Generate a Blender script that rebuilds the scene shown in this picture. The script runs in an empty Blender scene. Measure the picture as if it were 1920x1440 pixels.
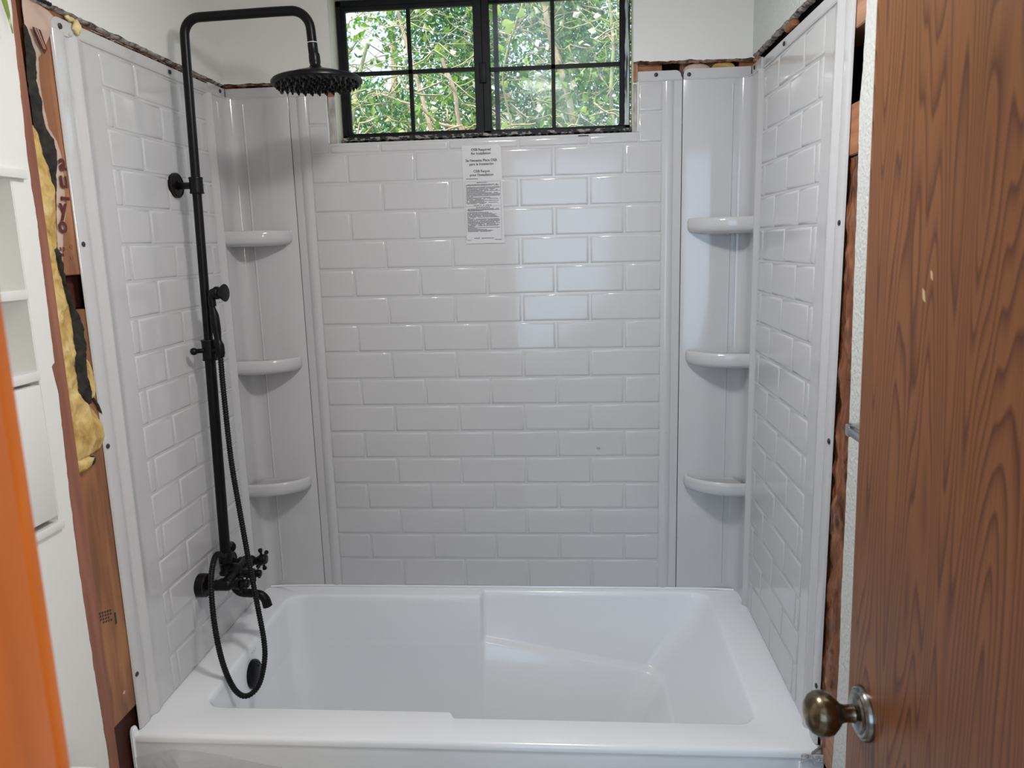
import bpy, bmesh, math, random
import numpy as np
from mathutils import Vector, Matrix, noise
random.seed(7); rng = np.random.default_rng(7)
C = bpy.context.scene.collection
PI = math.pi
# ------------------------------------------------------------------ camera, world, sun, big lights, exposure
# z = 0 is the bathtub rim, the floor lies 0.5 m lower; back wall is y = 0; the tub is 1.524 m long
cam = bpy.data.cameras.new('camera'); camo = bpy.data.objects.new('camera', cam); C.objects.link(camo)
cr = Vector((0.997005, 0.07266, -0.026486)); cu = Vector((0.012852, 0.182049, 0.983206)); cf = Vector((-0.076261, 0.980601, -0.180569))
M = Matrix.Identity(4)
for i in range(3):
    M[i][0] = cr[i]; M[i][1] = cu[i]; M[i][2] = -cf[i]
M.translation = (0.23687, -2.22106, 1.06598)
camo.matrix_world = M
cam.sensor_width = 36; cam.lens = 36*1406.93/1920; cam.clip_start = 0.02; cam.clip_end = 200
cam.dof.use_dof = True; cam.dof.focus_distance = 2.15; cam.dof.aperture_fstop = 9
bpy.context.scene.camera = camo
vs = bpy.context.scene.view_settings
vs.view_transform = 'Standard'; vs.look = 'None'; vs.gamma = 1; vs.use_curve_mapping = False; vs.exposure = 0.0
w = bpy.data.worlds.new('sky'); bpy.context.scene.world = w; w.use_nodes = True
wn = w.node_tree.nodes; wl = w.node_tree.links
sky = wn.new('ShaderNodeTexSky'); sky.sky_type = 'NISHITA'; sky.sun_disc = False
sky.sun_elevation = math.radians(58); sky.sun_rotation = math.radians(250); sky.air_density = 1.2; sky.dust_density = 1.5
wl.new(sky.outputs[0], wn['Background'].inputs[0]); wn['Background'].inputs[1].default_value = 0.5

def lamp(name, kind, loc, energy, color, size=None, size_y=None, target=None, angle=None):
    l = bpy.data.lights.new(name, kind); l.energy = energy; l.color = color
    if kind == 'AREA':
        l.shape = 'RECTANGLE'; l.size = size; l.size_y = size_y or size
    if kind == 'POINT': l.shadow_soft_size = size
    if angle: l.angle = angle
    o = bpy.data.objects.new(name, l); C.objects.link(o); o.location = loc
    if target is not None:
        o.rotation_euler = (Vector(target)-Vector(loc)).to_track_quat('-Z', 'Y').to_euler()
    return o
lamp('sunlight', 'SUN', (0, 0, 5), 6.0, (1.0, 0.95, 0.86), target=(0.35, 0.95, 3.2), angle=0.01)
# cool daylight fill added behind the camera; its hall window is invented, unseen
lamp('hall_daylight_fill', 'AREA', (-0.25, -3.93, 0.95), 27, (0.50, 0.74, 1.0), 1.7, 1.6, target=(0.45, -0.8, 0.1))
# neutral fill added from the unseen hall to brighten the left wall
lamp('hall_neutral_fill', 'AREA', (1.55, -2.95, 1.25), 30, (1.0, 0.96, 0.90), 0.6, 0.6, target=(-0.6, -1.0, 0.6))
# the ceiling lamp over the middle of the bathroom
lamp('ceiling_lamp_light', 'POINT', (0.14, -1.0, 1.745), 7.5, (1.0, 0.97, 0.94), 0.07)
lamp('ceiling_lamp_diffuser_light', 'AREA', (0.14, -1.0, 1.735), 7.5, (1.0, 0.98, 0.96), 0.16, 0.16, target=(0.14, -1.0, 0))

# ------------------------------------------------------------------ materials
def newmat(name):
    m = bpy.data.materials.new(name); m.use_nodes = True
    nt = m.node_tree; return m, nt, nt.nodes, nt.links, nt.nodes['Principled BSDF']
def simple(name, col, rough=0.5, metal=0, coat=0, bump=0, bscale=60, spec=0.5, bdist=0.002):
    m, nt, n, l, b = newmat(name)
    b.inputs['Base Color'].default_value = (*col, 1); b.inputs['Roughness'].default_value = rough
    b.inputs['Metallic'].default_value = metal; b.inputs['Coat Weight'].default_value = coat
    b.inputs['Specular IOR Level'].default_value = spec
    if bump:
        t = n.new('ShaderNodeTexCoord'); x = n.new('ShaderNodeTexNoise'); x.inputs['Scale'].default_value = bscale; x.inputs['Detail'].default_value = 4
        bp = n.new('ShaderNodeBump'); bp.inputs['Strength'].default_value = bump; bp.inputs['Distance'].default_value = bdist
        l.new(t.outputs['Object'], x.inputs['Vector']); l.new(x.outputs[0], bp.inputs['Height']); l.new(bp.outputs[0], b.inputs['Normal'])
    return m
def ramp(n, stops):
    r = n.new('ShaderNodeValToRGB'); e = r.color_ramp.elements
    e[0].position, e[0].color = stops[0][0], (*stops[0][1], 1); e[1].position, e[1].color = stops[1][0], (*stops[1][1], 1)
    for p, c in stops[2:]:
        k = e.new(p); k.color = (*c, 1)
    return r
def noisy(name, stops, scale=(8, 8, 8), detail=5, rough=0.7, bump=0.3, bdist=0.003, dist=0, metal=0):
    m, nt, n, l, b = newmat(name)
    t = n.new('ShaderNodeTexCoord'); mp = n.new('ShaderNodeMapping'); mp.inputs['Scale'].default_value = scale
    x = n.new('ShaderNodeTexNoise'); x.inputs['Scale'].default_value = 1; x.inputs['Detail'].default_value = detail; x.inputs['Distortion'].default_value = dist
    r = ramp(n, stops); bp = n.new('ShaderNodeBump'); bp.inputs['Strength'].default_value = bump; bp.inputs['Distance'].default_value = bdist
    l.new(t.outputs['Object'], mp.inputs[0]); l.new(mp.outputs[0], x.inputs['Vector']); l.new(x.outputs[0], r.inputs[0])
    l.new(r.outputs[0], b.inputs['Base Color']); l.new(x.outputs[0], bp.inputs['Height']); l.new(bp.outputs[0], b.inputs['Normal'])
    b.inputs['Roughness'].default_value = rough; b.inputs['Metallic'].default_value = metal
    return m
def oak(name, base, line, scale, k, rough=0.32, amp=1.0, pore=0.5):
    """plain-sawn veneer: growth lines are the contour lines of a stretched noise field"""
    m, nt, n, l, b = newmat(name)
    t = n.new('ShaderNodeTexCoord'); mp = n.new('ShaderNodeMapping'); mp.inputs['Scale'].default_value = scale
    x = n.new('ShaderNodeTexNoise'); x.inputs['Scale'].default_value = 1; x.inputs['Detail'].default_value = 1.6; x.inputs['Roughness'].default_value = .42
    l.new(t.outputs['Object'], mp.inputs[0]); l.new(mp.outputs[0], x.inputs['Vector'])
    mul = n.new('ShaderNodeMath'); mul.operation = 'MULTIPLY'; mul.inputs[1].default_value = k
    fr = n.new('ShaderNodeMath'); fr.operation = 'FRACT'
    l.new(x.outputs[0], mul.inputs[0]); l.new(mul.outputs[0], fr.inputs[0])
    r = ramp(n, [(0.0, line), (0.16, tuple(.45*a+.55*c for a, c in zip(line, base))), (0.42, base), (0.85, tuple(c*1.08 for c in base)), (1.0, line)])
    l.new(fr.outputs[0], r.inputs[0])
    mp2 = n.new('ShaderNodeMapping'); mp2.inputs['Scale'].default_value = (900, 420, 7); p = n.new('ShaderNodeTexNoise'); p.inputs['Scale'].default_value = 1; p.inputs['Detail'].default_value = 2
    l.new(t.outputs['Object'], mp2.inputs[0]); l.new(mp2.outputs[0], p.inputs['Vector'])
    mx = n.new('ShaderNodeMixRGB'); mx.blend_type = 'MULTIPLY'; mx.inputs[0].default_value = pore
    pr = ramp(n, [(0.3, (.68, .62, .58)), (0.6, (1.05, 1.03, 1.0))]); l.new(p.outputs[0], pr.inputs[0])
    l.new(r.outputs[0], mx.inputs[1]); l.new(pr.outputs[0], mx.inputs[2])
    big = n.new('ShaderNodeTexNoise'); big.inputs['Scale'].default_value = 2.2; l.new(t.outputs['Object'], big.inputs['Vector'])
    br = ramp(n, [(0.3, (.9, .87, .84)), (0.7, (1.08, 1.08, 1.08))]); l.new(big.outputs[0], br.inputs[0])
    m2 = n.new('ShaderNodeMixRGB'); m2.blend_type = 'MULTIPLY'; m2.inputs[0].default_value = 1
    l.new(mx.outputs[0], m2.inputs[1]); l.new(br.outputs[0], m2.inputs[2]); l.new(m2.outputs[0], b.inputs['Base Color'])
    b.inputs['Roughness'].default_value = rough
    bp = n.new('ShaderNodeBump'); bp.inputs['Strength'].default_value = .12; bp.inputs['Distance'].default_value = .001
    l.new(p.outputs[0], bp.inputs['Height']); l.new(bp.outputs[0], b.inputs['Normal'])
    return m
ACR = simple('white_acrylic', (0.56, 0.56, 0.575), 0.12, coat=0.35, spec=.4)
ACR.node_tree.nodes['Principled BSDF'].inputs['Coat Roughness'].default_value = 0.04
TUB = simple('tub_acrylic', (0.87, 0.895, 0.935), 0.20, coat=0.25)
TUB.node_tree.nodes['Principled BSDF'].inputs['Coat Roughness'].default_value = 0.05
BLACK = simple('oil_rubbed_black', (0.004, 0.004, 0.005), 0.33, spec=0.22)
BRZ = simple('bronze_edge', (0.10, 0.045, 0.03), 0.3, metal=0.7)
SCREW = simple('dark_screw_head', (0.03, 0.033, 0.042), 0.4)
WALLP = simple('white_wall_paint', (0.74, 0.74, 0.72), 0.55, bump=0.12, bscale=9)
PEEL = simple('orange_peel_paint', (0.62, 0.64, 0.62), 0.5, bump=1.0, bscale=110, bdist=0.004)
JAMBP = simple('reveal_paint', (0.78, 0.82, 0.70), 0.5, bump=0.1)
CABP = simple('cabinet_paint', (0.74, 0.74, 0.72), 0.35, bump=0.05, bscale=20)
STUD = noisy('stud_wood', [(0.3, (.15, .062, .028)), (0.52, (.30, .125, .055)), (0.72, (.42, .19, .085))], (26, 26, 3.2), 6, .55, .25, dist=.6)
STUDN = noisy('near_stud_wood', [(0.3, (.20, .075, .045)), (0.7, (.34, .14, .09))], (40, 40, 2.5), 4, .6, .2)
STUDP = noisy('pale_beam_wood', [(0.3, (.30, .15, .085)), (0.7, (.50, .29, .18))], (24, 5, 60), 5, .65, .25)
STUDR = noisy('orange_block_wood', [(0.3, (.22, .085, .035)), (0.7, (.44, .18, .08))], (20, 8, 60), 5, .65, .25)
BARK = noisy('torn_bark_wood', [(0.32, (.05, .014, .007)), (0.5, (.20, .07, .03)), (0.68, (.36, .15, .075))], (45, 45, 9), 7, .38, .9, .006, dist=1.2)
CAV = noisy('cavity_shade_wood', [(0.3, (.035, .009, .006)), (0.7, (.09, .02, .012))], (12, 12, 3), 4, .7, .2)  # dark colour carries the shade inside the wall cavities
CAVB = simple('cavity_shade_black', (0.006, 0.007, 0.010), 0.9)  # near-black stands in for deep shade in the wall gaps
TORN = noisy('torn_drywall_edge', [(0.34, (.06, .035, .03)), (0.44, (.26, .22, .20)), (0.6, (.50, .48, .46)), (0.72, (.30, .24, .21))], (38, 60, 90), 6, .9, .8, .004)
TORNB = noisy('brown_torn_edge', [(0.34, (.03, .012, .01)), (0.47, (.22, .08, .045)), (0.56, (.40, .28, .20)), (0.66, (.10, .04, .025))], (30, 30, 50), 6, .85, .8, .004)
YEL = noisy('yellow_fiberglass', [(0.3, (.34, .21, .055)), (0.5, (.56, .38, .13)), (0.7, (.70, .55, .27))], (30, 30, 22), 8, .95, 1.0, .010, dist=.5)
TAR = noisy('black_tar_paper', [(0.35, (.006, .006, .005)), (0.7, (.03, .026, .02))], (60, 60, 60), 5, .85, .8, .005)
KRAFT = noisy('kraft_paper', [(0.3, (.46, .33, .27)), (0.7, (.60, .45, .37))], (14, 14, 9), 3, .6, .5, .004)
MAROON = simple('maroon_print', (0.10, 0.014, 0.012), 0.6)
FOAM = noisy('spray_foam', [(0.3, (.62, .47, .20)), (0.7, (.80, .66, .36))], (90, 90, 90), 3, .5, .4)
ALU = noisy('black_window_frame', [(0.4, (.005, .006, .008)), (0.8, (.012, .013, .016))], (20, 20, 20), 3, .5, .05)
ALU.node_tree.nodes['Principled BSDF'].inputs['Specular IOR Level'].default_value = .2
CHIPF = noisy('chipped_black_frame', [(0.40, (.008, .008, .008)), (0.52, (.03, .03, .03)), (0.56, (.36, .35, .33)), (0.75, (.16, .14, .12))], (70, 60, 140), 7, .7, .7, .003)
SMEAR = noisy('white_caulk_smear', [(0.40, (.03, .035, .04)), (0.50, (.36, .40, .42)), (0.7, (.55, .60, .62))], (120, 60, 11), 5, .6, .4)
MUD = noisy('grey_joint_compound', [(0.35, (.30, .28, .27)), (0.65, (.52, .50, .48))], (60, 60, 25), 5, .9, .6, .002)
CUT = simple('cut_edge_white', (0.72, 0.71, 0.69), 0.7, bump=.4, bscale=150)
CHROME = simple('brushed_chrome', (0.50, 0.52, 0.54), 0.22, metal=1)
ABRASS = noisy('antique_brass', [(0.35, (.11, .085, .055)), (0.65, (.24, .19, .125))], (60, 60, 60), 4, .22, .05, metal=1)
ROSEM = noisy('antique_nickel', [(0.35, (.15, .145, .13)), (0.65, (.28, .27, .25))], (80, 80, 80), 4, .2, .05, metal=1)
DOORM = oak('oak_door_veneer', (.225, .086, .029), (.105, .031, .010), (1.0, 11, 1.0), 34, .40)
ORANGE = noisy('orange_varnished_pine', [(0.3, (.34, .078, .009)), (0.55, (.46, .115, .014)), (0.75, (.54, .16, .026))], (20, 20, 2.0), 4, .3, .1, dist=.8)
PORC = simple('white_porcelain', (0.74, 0.76, 0.74), 0.12, coat=.3)
FLOORM = noisy('vinyl_floor', [(0.3, (.34, .32, .30)), (0.7, (.44, .42, .39))], (5, 5, 5), 4, .4, .1)
LABELP = simple('label_paper', (0.60, 0.60, 0.615), 0.35)
INK = simple('label_ink', (0.04, 0.04, 0.045), 0.6)
GREEN = noisy('houseplant_leaf', [(0.3, (.10, .18, .03)), (0.7, (.25, .34, .06))], (30, 30, 10), 3, .35, .1)
TERRA = simple('terracotta', (.45, .20, .12), .8)
STAMP = simple('green_stamp_ink', (.02, .055, .02), .8)
STAMPB = simple('dark_stamp_ink', (.045, .035, .02), .8)
def bulbmat():
    m, nt, n, l, b = newmat('lit_opal_glass'); b.inputs['Emission Color'].default_value = (1, .97, .92, 1); b.inputs['Emission Strength'].default_value = 3
    b.inputs['Base Color'].default_value = (.9, .9, .9, 1); return m
OPAL = bulbmat()
def glassmat(name, haze, rough=0.02):
    m, nt, n, l, b = newmat(name)
    out = n['Material Output']; tr = n.new('ShaderNodeBsdfTransparent'); gl = n.new('ShaderNodeBsdfGlossy'); gl.inputs['Roughness'].default_value = rough
    fr = n.new('ShaderNodeFresnel'); fr.inputs[0].default_value = 1.12; mx = n.new('ShaderNodeMixShader')
    l.new(fr.outputs[0], mx.inputs[0]); l.new(tr.outputs[0], mx.inputs[1]); l.new(gl.outputs[0], mx.inputs[2])
    tl = n.new('ShaderNodeBsdfTranslucent'); tl.inputs[0].default_value = (.85, .9, .88, 1)
    t = n.new('ShaderNodeTexCoord'); x = n.new('ShaderNodeTexNoise'); x.inputs['Scale'].default_value = 7; x.inputs['Detail'].default_value = 5; x.inputs['Distortion'].default_value = 1.5
    r = n.new('ShaderNodeMapRange'); r.inputs[1].default_value = .35; r.inputs[2].default_value = .75; r.inputs[3].default_value = haze*.5; r.inputs[4].default_value = haze*1.7
    l.new(t.outputs['Object'], x.inputs['Vector']); l.new(x.outputs[0], r.inputs[0])
    m2 = n.new('ShaderNodeMixShader'); l.new(r.outputs[0], m2.inputs[0]); l.new(mx.outputs[0], m2.inputs[1]); l.new(tl.outputs[0], m2.inputs[2])
    l.new(m2.outputs[0], out.inputs[0]); n.remove(b); return m
GLASS = glassmat('window_glass', 0.02); DUSTY = glassmat('dusty_window_glass', 0.16)
def filmmat():
    m, nt, n, l, b = newmat('clear_plastic_film')
    b.inputs['Base Color'].default_value = (.78, .77, .77, 1); b.inputs['Roughness'].default_value = .12; b.inputs['Alpha'].default_value = .30
    b.inputs['Coat Weight'].default_value = .5
    t = n.new('ShaderNodeTexCoord'); x = n.new('ShaderNodeTexNoise'); x.inputs['Scale'].default_value = 40; x.inputs['Detail'].default_value = 4; x.inputs['Distortion'].default_value = 1
    bp = n.new('ShaderNodeBump'); bp.inputs['Strength'].default_value = .9; bp.inputs['Distance'].default_value = .004
    l.new(t.outputs['Object'], x.inputs['Vector']); l.new(x.outputs[0], bp.inputs['Height']); l.new(bp.outputs[0], b.inputs['Normal']); return m
FILM = filmmat()
def leafmat(name, stops, trans=.45, rough=.35):
    m, nt, n, l, b = newmat(name); out = n['Material Output']
    g = n.new('ShaderNodeNewGeometry'); r = ramp(n, stops); l.new(g.outputs['Random Per Island'], r.inputs[0])
    l.new(r.outputs[0], b.inputs['Base Color']); b.inputs['Roughness'].default_value = rough
    tl = n.new('ShaderNodeBsdfTranslucent'); mc = n.new('ShaderNodeMixRGB'); mc.blend_type = 'MULTIPLY'; mc.inputs[0].default_value = 1; mc.inputs[2].default_value = (1.5, 1.7, .7, 1)
    l.new(r.outputs[0], mc.inputs[1]); l.new(mc.outputs[0], tl.inputs[0])
    mx = n.new('ShaderNodeMixShader'); mx.inputs[0].default_value = trans
    l.new(b.outputs[0], mx.inputs[1]); l.new(tl.outputs[0], mx.inputs[2]); l.new(mx.outputs[0], out.inputs[0]); return m
LEAFB = leafmat('blue_green_foliage', [(0, (.07, .16, .10)), (.5, (.14, .27, .15)), (1, (.28, .42, .22))])
LEAFG = leafmat('ivy_foliage', [(0, (.07, .17, .05)), (.5, (.15, .30, .07)), (1, (.34, .48, .13))])
LEAFY = leafmat('lime_leaf', [(0, (.30, .46, .10)), (1, (.46, .60, .16))], .55)
DOORM.node_tree.nodes['Principled BSDF'].inputs['Specular IOR Level'].default_value = .3
BLOSS = leafmat('pale_bracts', [(0, (.75, .70, .62)), (1, (.9, .86, .8))], .3)
TWIG = noisy('dry_twig', [(0.3, (.36, .26, .15)), (0.7, (.62, .50, .34))], (20, 20, 20), 3, .8, .2)
TWIGG = noisy('green_twig', [(0.3, (.30, .32, .14)), (0.7, (.50, .50, .26))], (20, 20, 20), 3, .7, .2)
SOIL = noisy('garden_soil', [(0.3, (.16, .12, .08)), (0.7, (.28, .24, .15))], (4, 4, 4), 6, .95, .5)
# ------------------------------------------------------------------ geometry helpers
class MB:
    def __init__(s): s.bm = bmesh.new()
    def faces(s, vs_, fs):
        v = [s.bm.verts.new(p) for p in vs_]
        for f in fs:
            try: s.bm.faces.new([v[i] for i in f])
            except ValueError: pass
        return v
    def box(s, a, b, bev=0, seg=2):
        x0, y0, z0 = a; x1, y1, z1 = b
        v = [s.bm.verts.new(p) for p in ((x0,y0,z0),(x1,y0,z0),(x1,y1,z0),(x0,y1,z0),(x0,y0,z1),(x1,y0,z1),(x1,y1,z1),(x0,y1,z1))]
        fs = [s.bm.faces.new([v[i] for i in f]) for f in ((0,3,2,1),(4,5,6,7),(0,1,5,4),(1,2,6,5),(2,3,7,6),(3,0,4,7))]
        if bev:
            es = list({e for f in fs for e in f.edges})
            bmesh.ops.bevel(s.bm, geom=es, offset=bev, segments=seg, affect='EDGES', profile=.5)
        return s
    def prism(s, poly, ax, a, b):
        """2D polygon extruded along axis ax (0,1,2) from a to b; poly coords are the other two axes in xyz order"""
        def P(q, t):
            c = list(q); c.insert(ax, t); return tuple(c)
        n = len(poly); lo = [s.bm.verts.new(P(q, a)) for q in poly]; hi = [s.bm.verts.new(P(q, b)) for q in poly]
        f1 = s.bm.faces.new(lo); f2 = s.bm.faces.new(hi)
        for i in range(n): s.bm.faces.new((lo[i], lo[(i+1) % n], hi[(i+1) % n], hi[i]))
        return s
    def tube(s, path, r, n=12, caps=True, closed=False):
        pts = [Vector(p) for p in path]; rs = r if isinstance(r, (list, tuple)) else [r]*len(pts)
        rings = []; up = None
        for i, p in enumerate(pts):
            t = (pts[min(i+1, len(pts)-1)]-pts[max(i-1, 0)]).normalized()
            if up is None:
                up = Vector((0, 0, 1)) if abs(t.z) < .9 else Vector((1, 0, 0))
            a = (up - t*up.dot(t)).normalized(); up = a; b = t.cross(a)
            rings.append([s.bm.verts.new(p + (a*math.cos(2*PI*k/n)+b*math.sin(2*PI*k/n))*rs[i]) for k in range(n)])
        for A, B in zip(rings, rings[1:]):
            for k in range(n): s.bm.faces.new((A[k], A[(k+1) % n], B[(k+1) % n], B[k]))
        if caps:
            s.bm.faces.new(rings[0][::-1]); s.bm.faces.new(rings[-1])
        return s
    def lathe(s, prof, origin, axis, n=28):
        """prof: list of (radius, distance along axis)"""
        ax = Vector(axis).normalized(); q = ax.to_track_quat('Z', 'Y'); o = Vector(origin); rings = []
        for r_, h in prof:
            rings.append([s.bm.verts.new(o + q @ Vector((max(r_, 1e-4)*math.cos(2*PI*k/n), max(r_, 1e-4)*math.sin(2*PI*k/n), h))) for k in range(n)])
        for A, B in zip(rings, rings[1:]):
            for k in range(n): s.bm.faces.new((A[k], A[(k+1) % n], B[(k+1) % n], B[k]))
        s.bm.faces.new(rings[0][::-1]); s.bm.faces.new(rings[-1]); return s
    def ball(s, c, r, sub=2, sq=(1, 1, 1)):
        g = bmesh.ops.create_icosphere(s.bm, subdivisions=sub, radius=1)
        for v in g['verts']: v.co = Vector(c) + Vector((v.co.x*r*sq[0], v.co.y*r*sq[1], v.co.z*r*sq[2]))
        return s
    def grid(s, fn, nu, nv, closed_u=False):
        V = [[s.bm.verts.new(fn(i/(nu-1), j/(nv-1))) for j in range(nv)] for i in range(nu)]
        for i in range(nu-1):
            for j in range(nv-1): s.bm.faces.new((V[i][j], V[i+1][j], V[i+1][j+1], V[i][j+1]))
        return s
    def build(s, name, mat, parent=None, origin=None, smooth=True, angle=40, normals=True):
        if normals: bmesh.ops.recalc_face_normals(s.bm, faces=s.bm.faces)
        me = bpy.data.meshes.new(name)
        base = Vector(origin) if origin is not None else (wloc(parent) if parent else Vector((0, 0, 0)))
        for v in s.bm.verts: v.co -= base
        s.bm.to_mesh(me); s.bm.free()
        if smooth:
            me.shade_smooth(); me.set_sharp_from_angle(angle=math.radians(angle))
        me.materials.append(mat)
        o = bpy.data.objects.new(name, me); C.objects.link(o)
        if parent: o.parent = parent; o.location = base - wloc(parent)
        else: o.location = base
        return o
def wloc(o):
    v = Vector(o.location)
    while o.parent: o = o.parent; v += Vector(o.location)
    return v
def thing(name, label, cat, loc=(0, 0, 0), group=None):
    o = bpy.data.objects.new(name, None); o.empty_display_size = .05; C.objects.link(o); o.location = loc
    return tag(o, label, cat, group)
def tag(o, label, cat, group=None):
    o['label'] = label; o['category'] = cat
    if group: o['group'] = group
    return o
def struct(o): o['kind'] = 'structure'; return o
def part(name, me, mat, parent, loc, rot=(0, 0, 0)):
    o = bpy.data.objects.new(name, me); C.objects.link(o); o.parent = parent; o.location = Vector(loc)-wloc(parent); o.rotation_euler = rot; return o
def spline(pts, per=8):
    """Catmull-Rom"""
    P = [Vector(p) for p in pts]; P = [P[0]*2-P[1]]+P+[P[-1]*2-P[-2]]; out = []
    for i in range(1, len(P)-2):
        for k in range(per):
            t = k/per; a, b, c, d = P[i-1], P[i], P[i+1], P[i+2]
            out.append(.5*((2*b)+(c-a)*t+(2*a-5*b+4*c-d)*t*t+(-a+3*b-3*c+d)*t**3))
    out.append(P[-2]); return out
def N(x, y=0, z=0): return noise.noise(Vector((x, y, z)))
def ragged(p0, p1, n, amp, seed=0, freq=30):
    """points between p0 and p1 (2D) with random wobble perpendicular to the line"""
    d = Vector(p1)-Vector(p0); nn = Vector((-d.y, d.x)).normalized(); out = []
    for i in range(n+1):
        t = i/n; o = 0 if i in (0, n) else amp*(N(t*d.length*freq, seed)+.6*N(t*d.length*freq*3.7, seed+9))
        out.append(tuple(Vector(p0)+d*t+nn*o))
    return out

# ================================================================== THE SETTING
FZ = -0.5; CZ = 1.9
m = MB(); m.box((-1.6, -4.2, FZ-.05), (2.2, .14, FZ)); struct(m.build('floor', FLOORM, smooth=False))
m = MB(); m.box((-1.6, -4.2, CZ), (2.2, .14, CZ+.05)); struct(m.build('ceiling', WALLP, smooth=False))
# back wall: drywall sheet cut above the surround and around the window
WX0, WX1, WZ0, WZ1 = -.424, .424, 1.373, 1.772
poly = [(-.755, CZ), (-.755, 1.544)] + ragged((-.750, 1.544), (-.44, 1.543), 40, .003, 1) + [(-.44, 1.543), (WX0, 1.546), (WX0, WZ1), (WX1, WZ1), (WX1, 1.556)] \
    + ragged((WX1+.005, 1.556), (.750, 1.552), 40, .004, 5) + [(.755, 1.552), (.755, CZ)]
m = MB(); m.prism(poly, 1, -.010, .004); wb = struct(m.build('wall_back', WALLP, smooth=False))
# window reveals (drywall returns), children of the back wall
m = MB(); m.box((WX0-.012, .0045, WZ0-.004), (WX0+.0005, .062, WZ1)); m.box((WX0-.012, .0045, WZ1-.0005), (WX1+.012, .062, WZ1+.012)); m.box((WX1-.0005, .0045, WZ0-.004), (WX1+.012, .062, WZ1)); m.build('window_reveal', JAMBP, wb)
# joint compound and cut paper beside the window, down the notch of the surround
for sx, nm in ((-1, 'left'), (1, 'right')):
    m = MB(); e = .4245; o_ = .447 if sx < 0 else .437
    m.prism(([(sx*e, WZ0)]+[(sx*e, 1.50)]+[(p[0], p[1]) for p in ragged((sx*(o_-.004), 1.50), (sx*o_, WZ0-.002), 24, .0018, 3*sx)]), 1, -.0005, .011); m.build('joint_compound', MUD, wb)
    m = MB(); m.tube([(sx*(o_+.001), -.001, z+0) for z in (1.505, 1.47, 1.43, 1.40, WZ0)], .0028, 6); m.build('cut_edge', CUT, wb)
m = MB(); m.box((-.443, .001, 1.50), (-.4245, .012, 1.546)); m.box((.4245, .001, 1.505), (.434, .012, 1.556)); m.build('bare_jamb_wood', STUDR, wb)
# sheathing and framing behind the back wall
m = MB(); m.box((-.90, .10, FZ), (WX0-.012, .13, CZ)); m.box((WX1+.012, .10, FZ), (.90, .13, CZ)); m.box((-.45, .10, FZ), (.45, .13, WZ0-.014)); m.box((-.45, .10, WZ1+.012), (.45, .13, CZ)); m.box((-.45, .095, WZ0-.016), (.45, .13, WZ0-.004)); struct(m.build('wall_exterior', CAV, smooth=False))
for i, (x0, x1, mt, y0) in enumerate(((-.76, -.69, STUD, .014), (-.665, -.60, BARK, .03), (-.585, -.555, BARK, .02), (-.52, -.43, STUDR, .013), (.43, .505, STUDR, .013), (.555, .585, BARK, .02), (.625, .69, STUD, .03), (.715, .77, STUDR, .013))):
    m = MB(); m.box((x0, y0, 1.40), (x1, .09, 1.85), .002, 1); m.build('framing_block', mt, wb, smooth=False)
def rag_tube(name, mat, p0, p1, r, amp, seed, parent, n=90, sq=.6):
    m = MB(); P = []; R = []
    for i in range(n+1):
        t = i/n; p = Vector(p0).lerp(Vector(p1), t)
        P.append(p+Vector((N(t*40, seed)*amp*.3, N(t*40, seed+3)*amp*.3, N(t*55, seed+5)*amp))); R.append(r*(1+.55*N(t*70, seed+7)))
    m.tube(P, R, 7); return m.build(name, mat, parent, angle=80)
def under(name, mat, p0, p1, across, seed, parent, drop=.002, amp=.0035, jag=.003, n=None):
    """crumbled gypsum edge: the rough underside of a cut drywall sheet from p0 to p1"""
    a0, b0, c_ = Vector(p0), Vector(p1), Vector(across); L_ = (b0-a0).length; n = n or int(L_/.004); m = MB()
    def f(u, v):
        p = a0.lerp(b0, u)+c_*(v+jag/c_.length*N(u*L_*60, seed+v*3)); p.z += -drop*math.sin(PI*v)-amp*abs(N(u*L_*45, v*2.5, seed))-amp*max(0, N(u*L_*12, seed+4)); return p
    m.grid(f, n, 7); return m.build(name, mat, parent, angle=180, normals=False)
under('torn_paper', TORNB, (-.745, -.0095, 1.544), (-.44, -.0095, 1.543), (0, .016, -.003), 11, wb)
under('torn_paper', TORNB, (.435, -.0095, 1.556), (.745, -.0095, 1.552), (0, .016, -.004), 12, wb)
m = MB(); m.ball((.60, .012, 1.532), .022, 3, (1.7, .4, .8)); m.build('kraft_scrap', KRAFT, wb)
m = MB(); m.ball((.672, .012, 1.535), .02, 3, (1.6, .4, .8)); m.build('insulation_scrap', YEL, wb)

# left wall drywall: strip over the surround, ragged cut beside it, recess for the shelf unit
LX = -.745
m = MB()
edge = [(-.853, 1.546), (-.853, 1.52), (-.858, 1.43), (-.861, 1.338), (-.866, 1.244), (-.864, 1.149), (-.865, 1.052), (-.868, .952), (-.869, .870), (-.878, .864), (-.870, .808), (-.875, .692), (-.879, .585), (-.881, .44), (-.879, .323), (-.877, .203), (-.872, .052), (-.873, -.2), (-.875, FZ)]
rg = []
for i, (a, b) in enumerate(zip(edge, edge[1:])): rg += ragged(a, b, max(2, int(abs(a[1]-b[1])/.008)), .0022, i)[:-1]
NY0, NY1, NZ0, NZ1 = -1.30, -.915, .560, 1.212          # the recess
botz = ragged((0.0, 1.544), (-.853, 1.546), 100, .0035, 21)[:-1]
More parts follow.
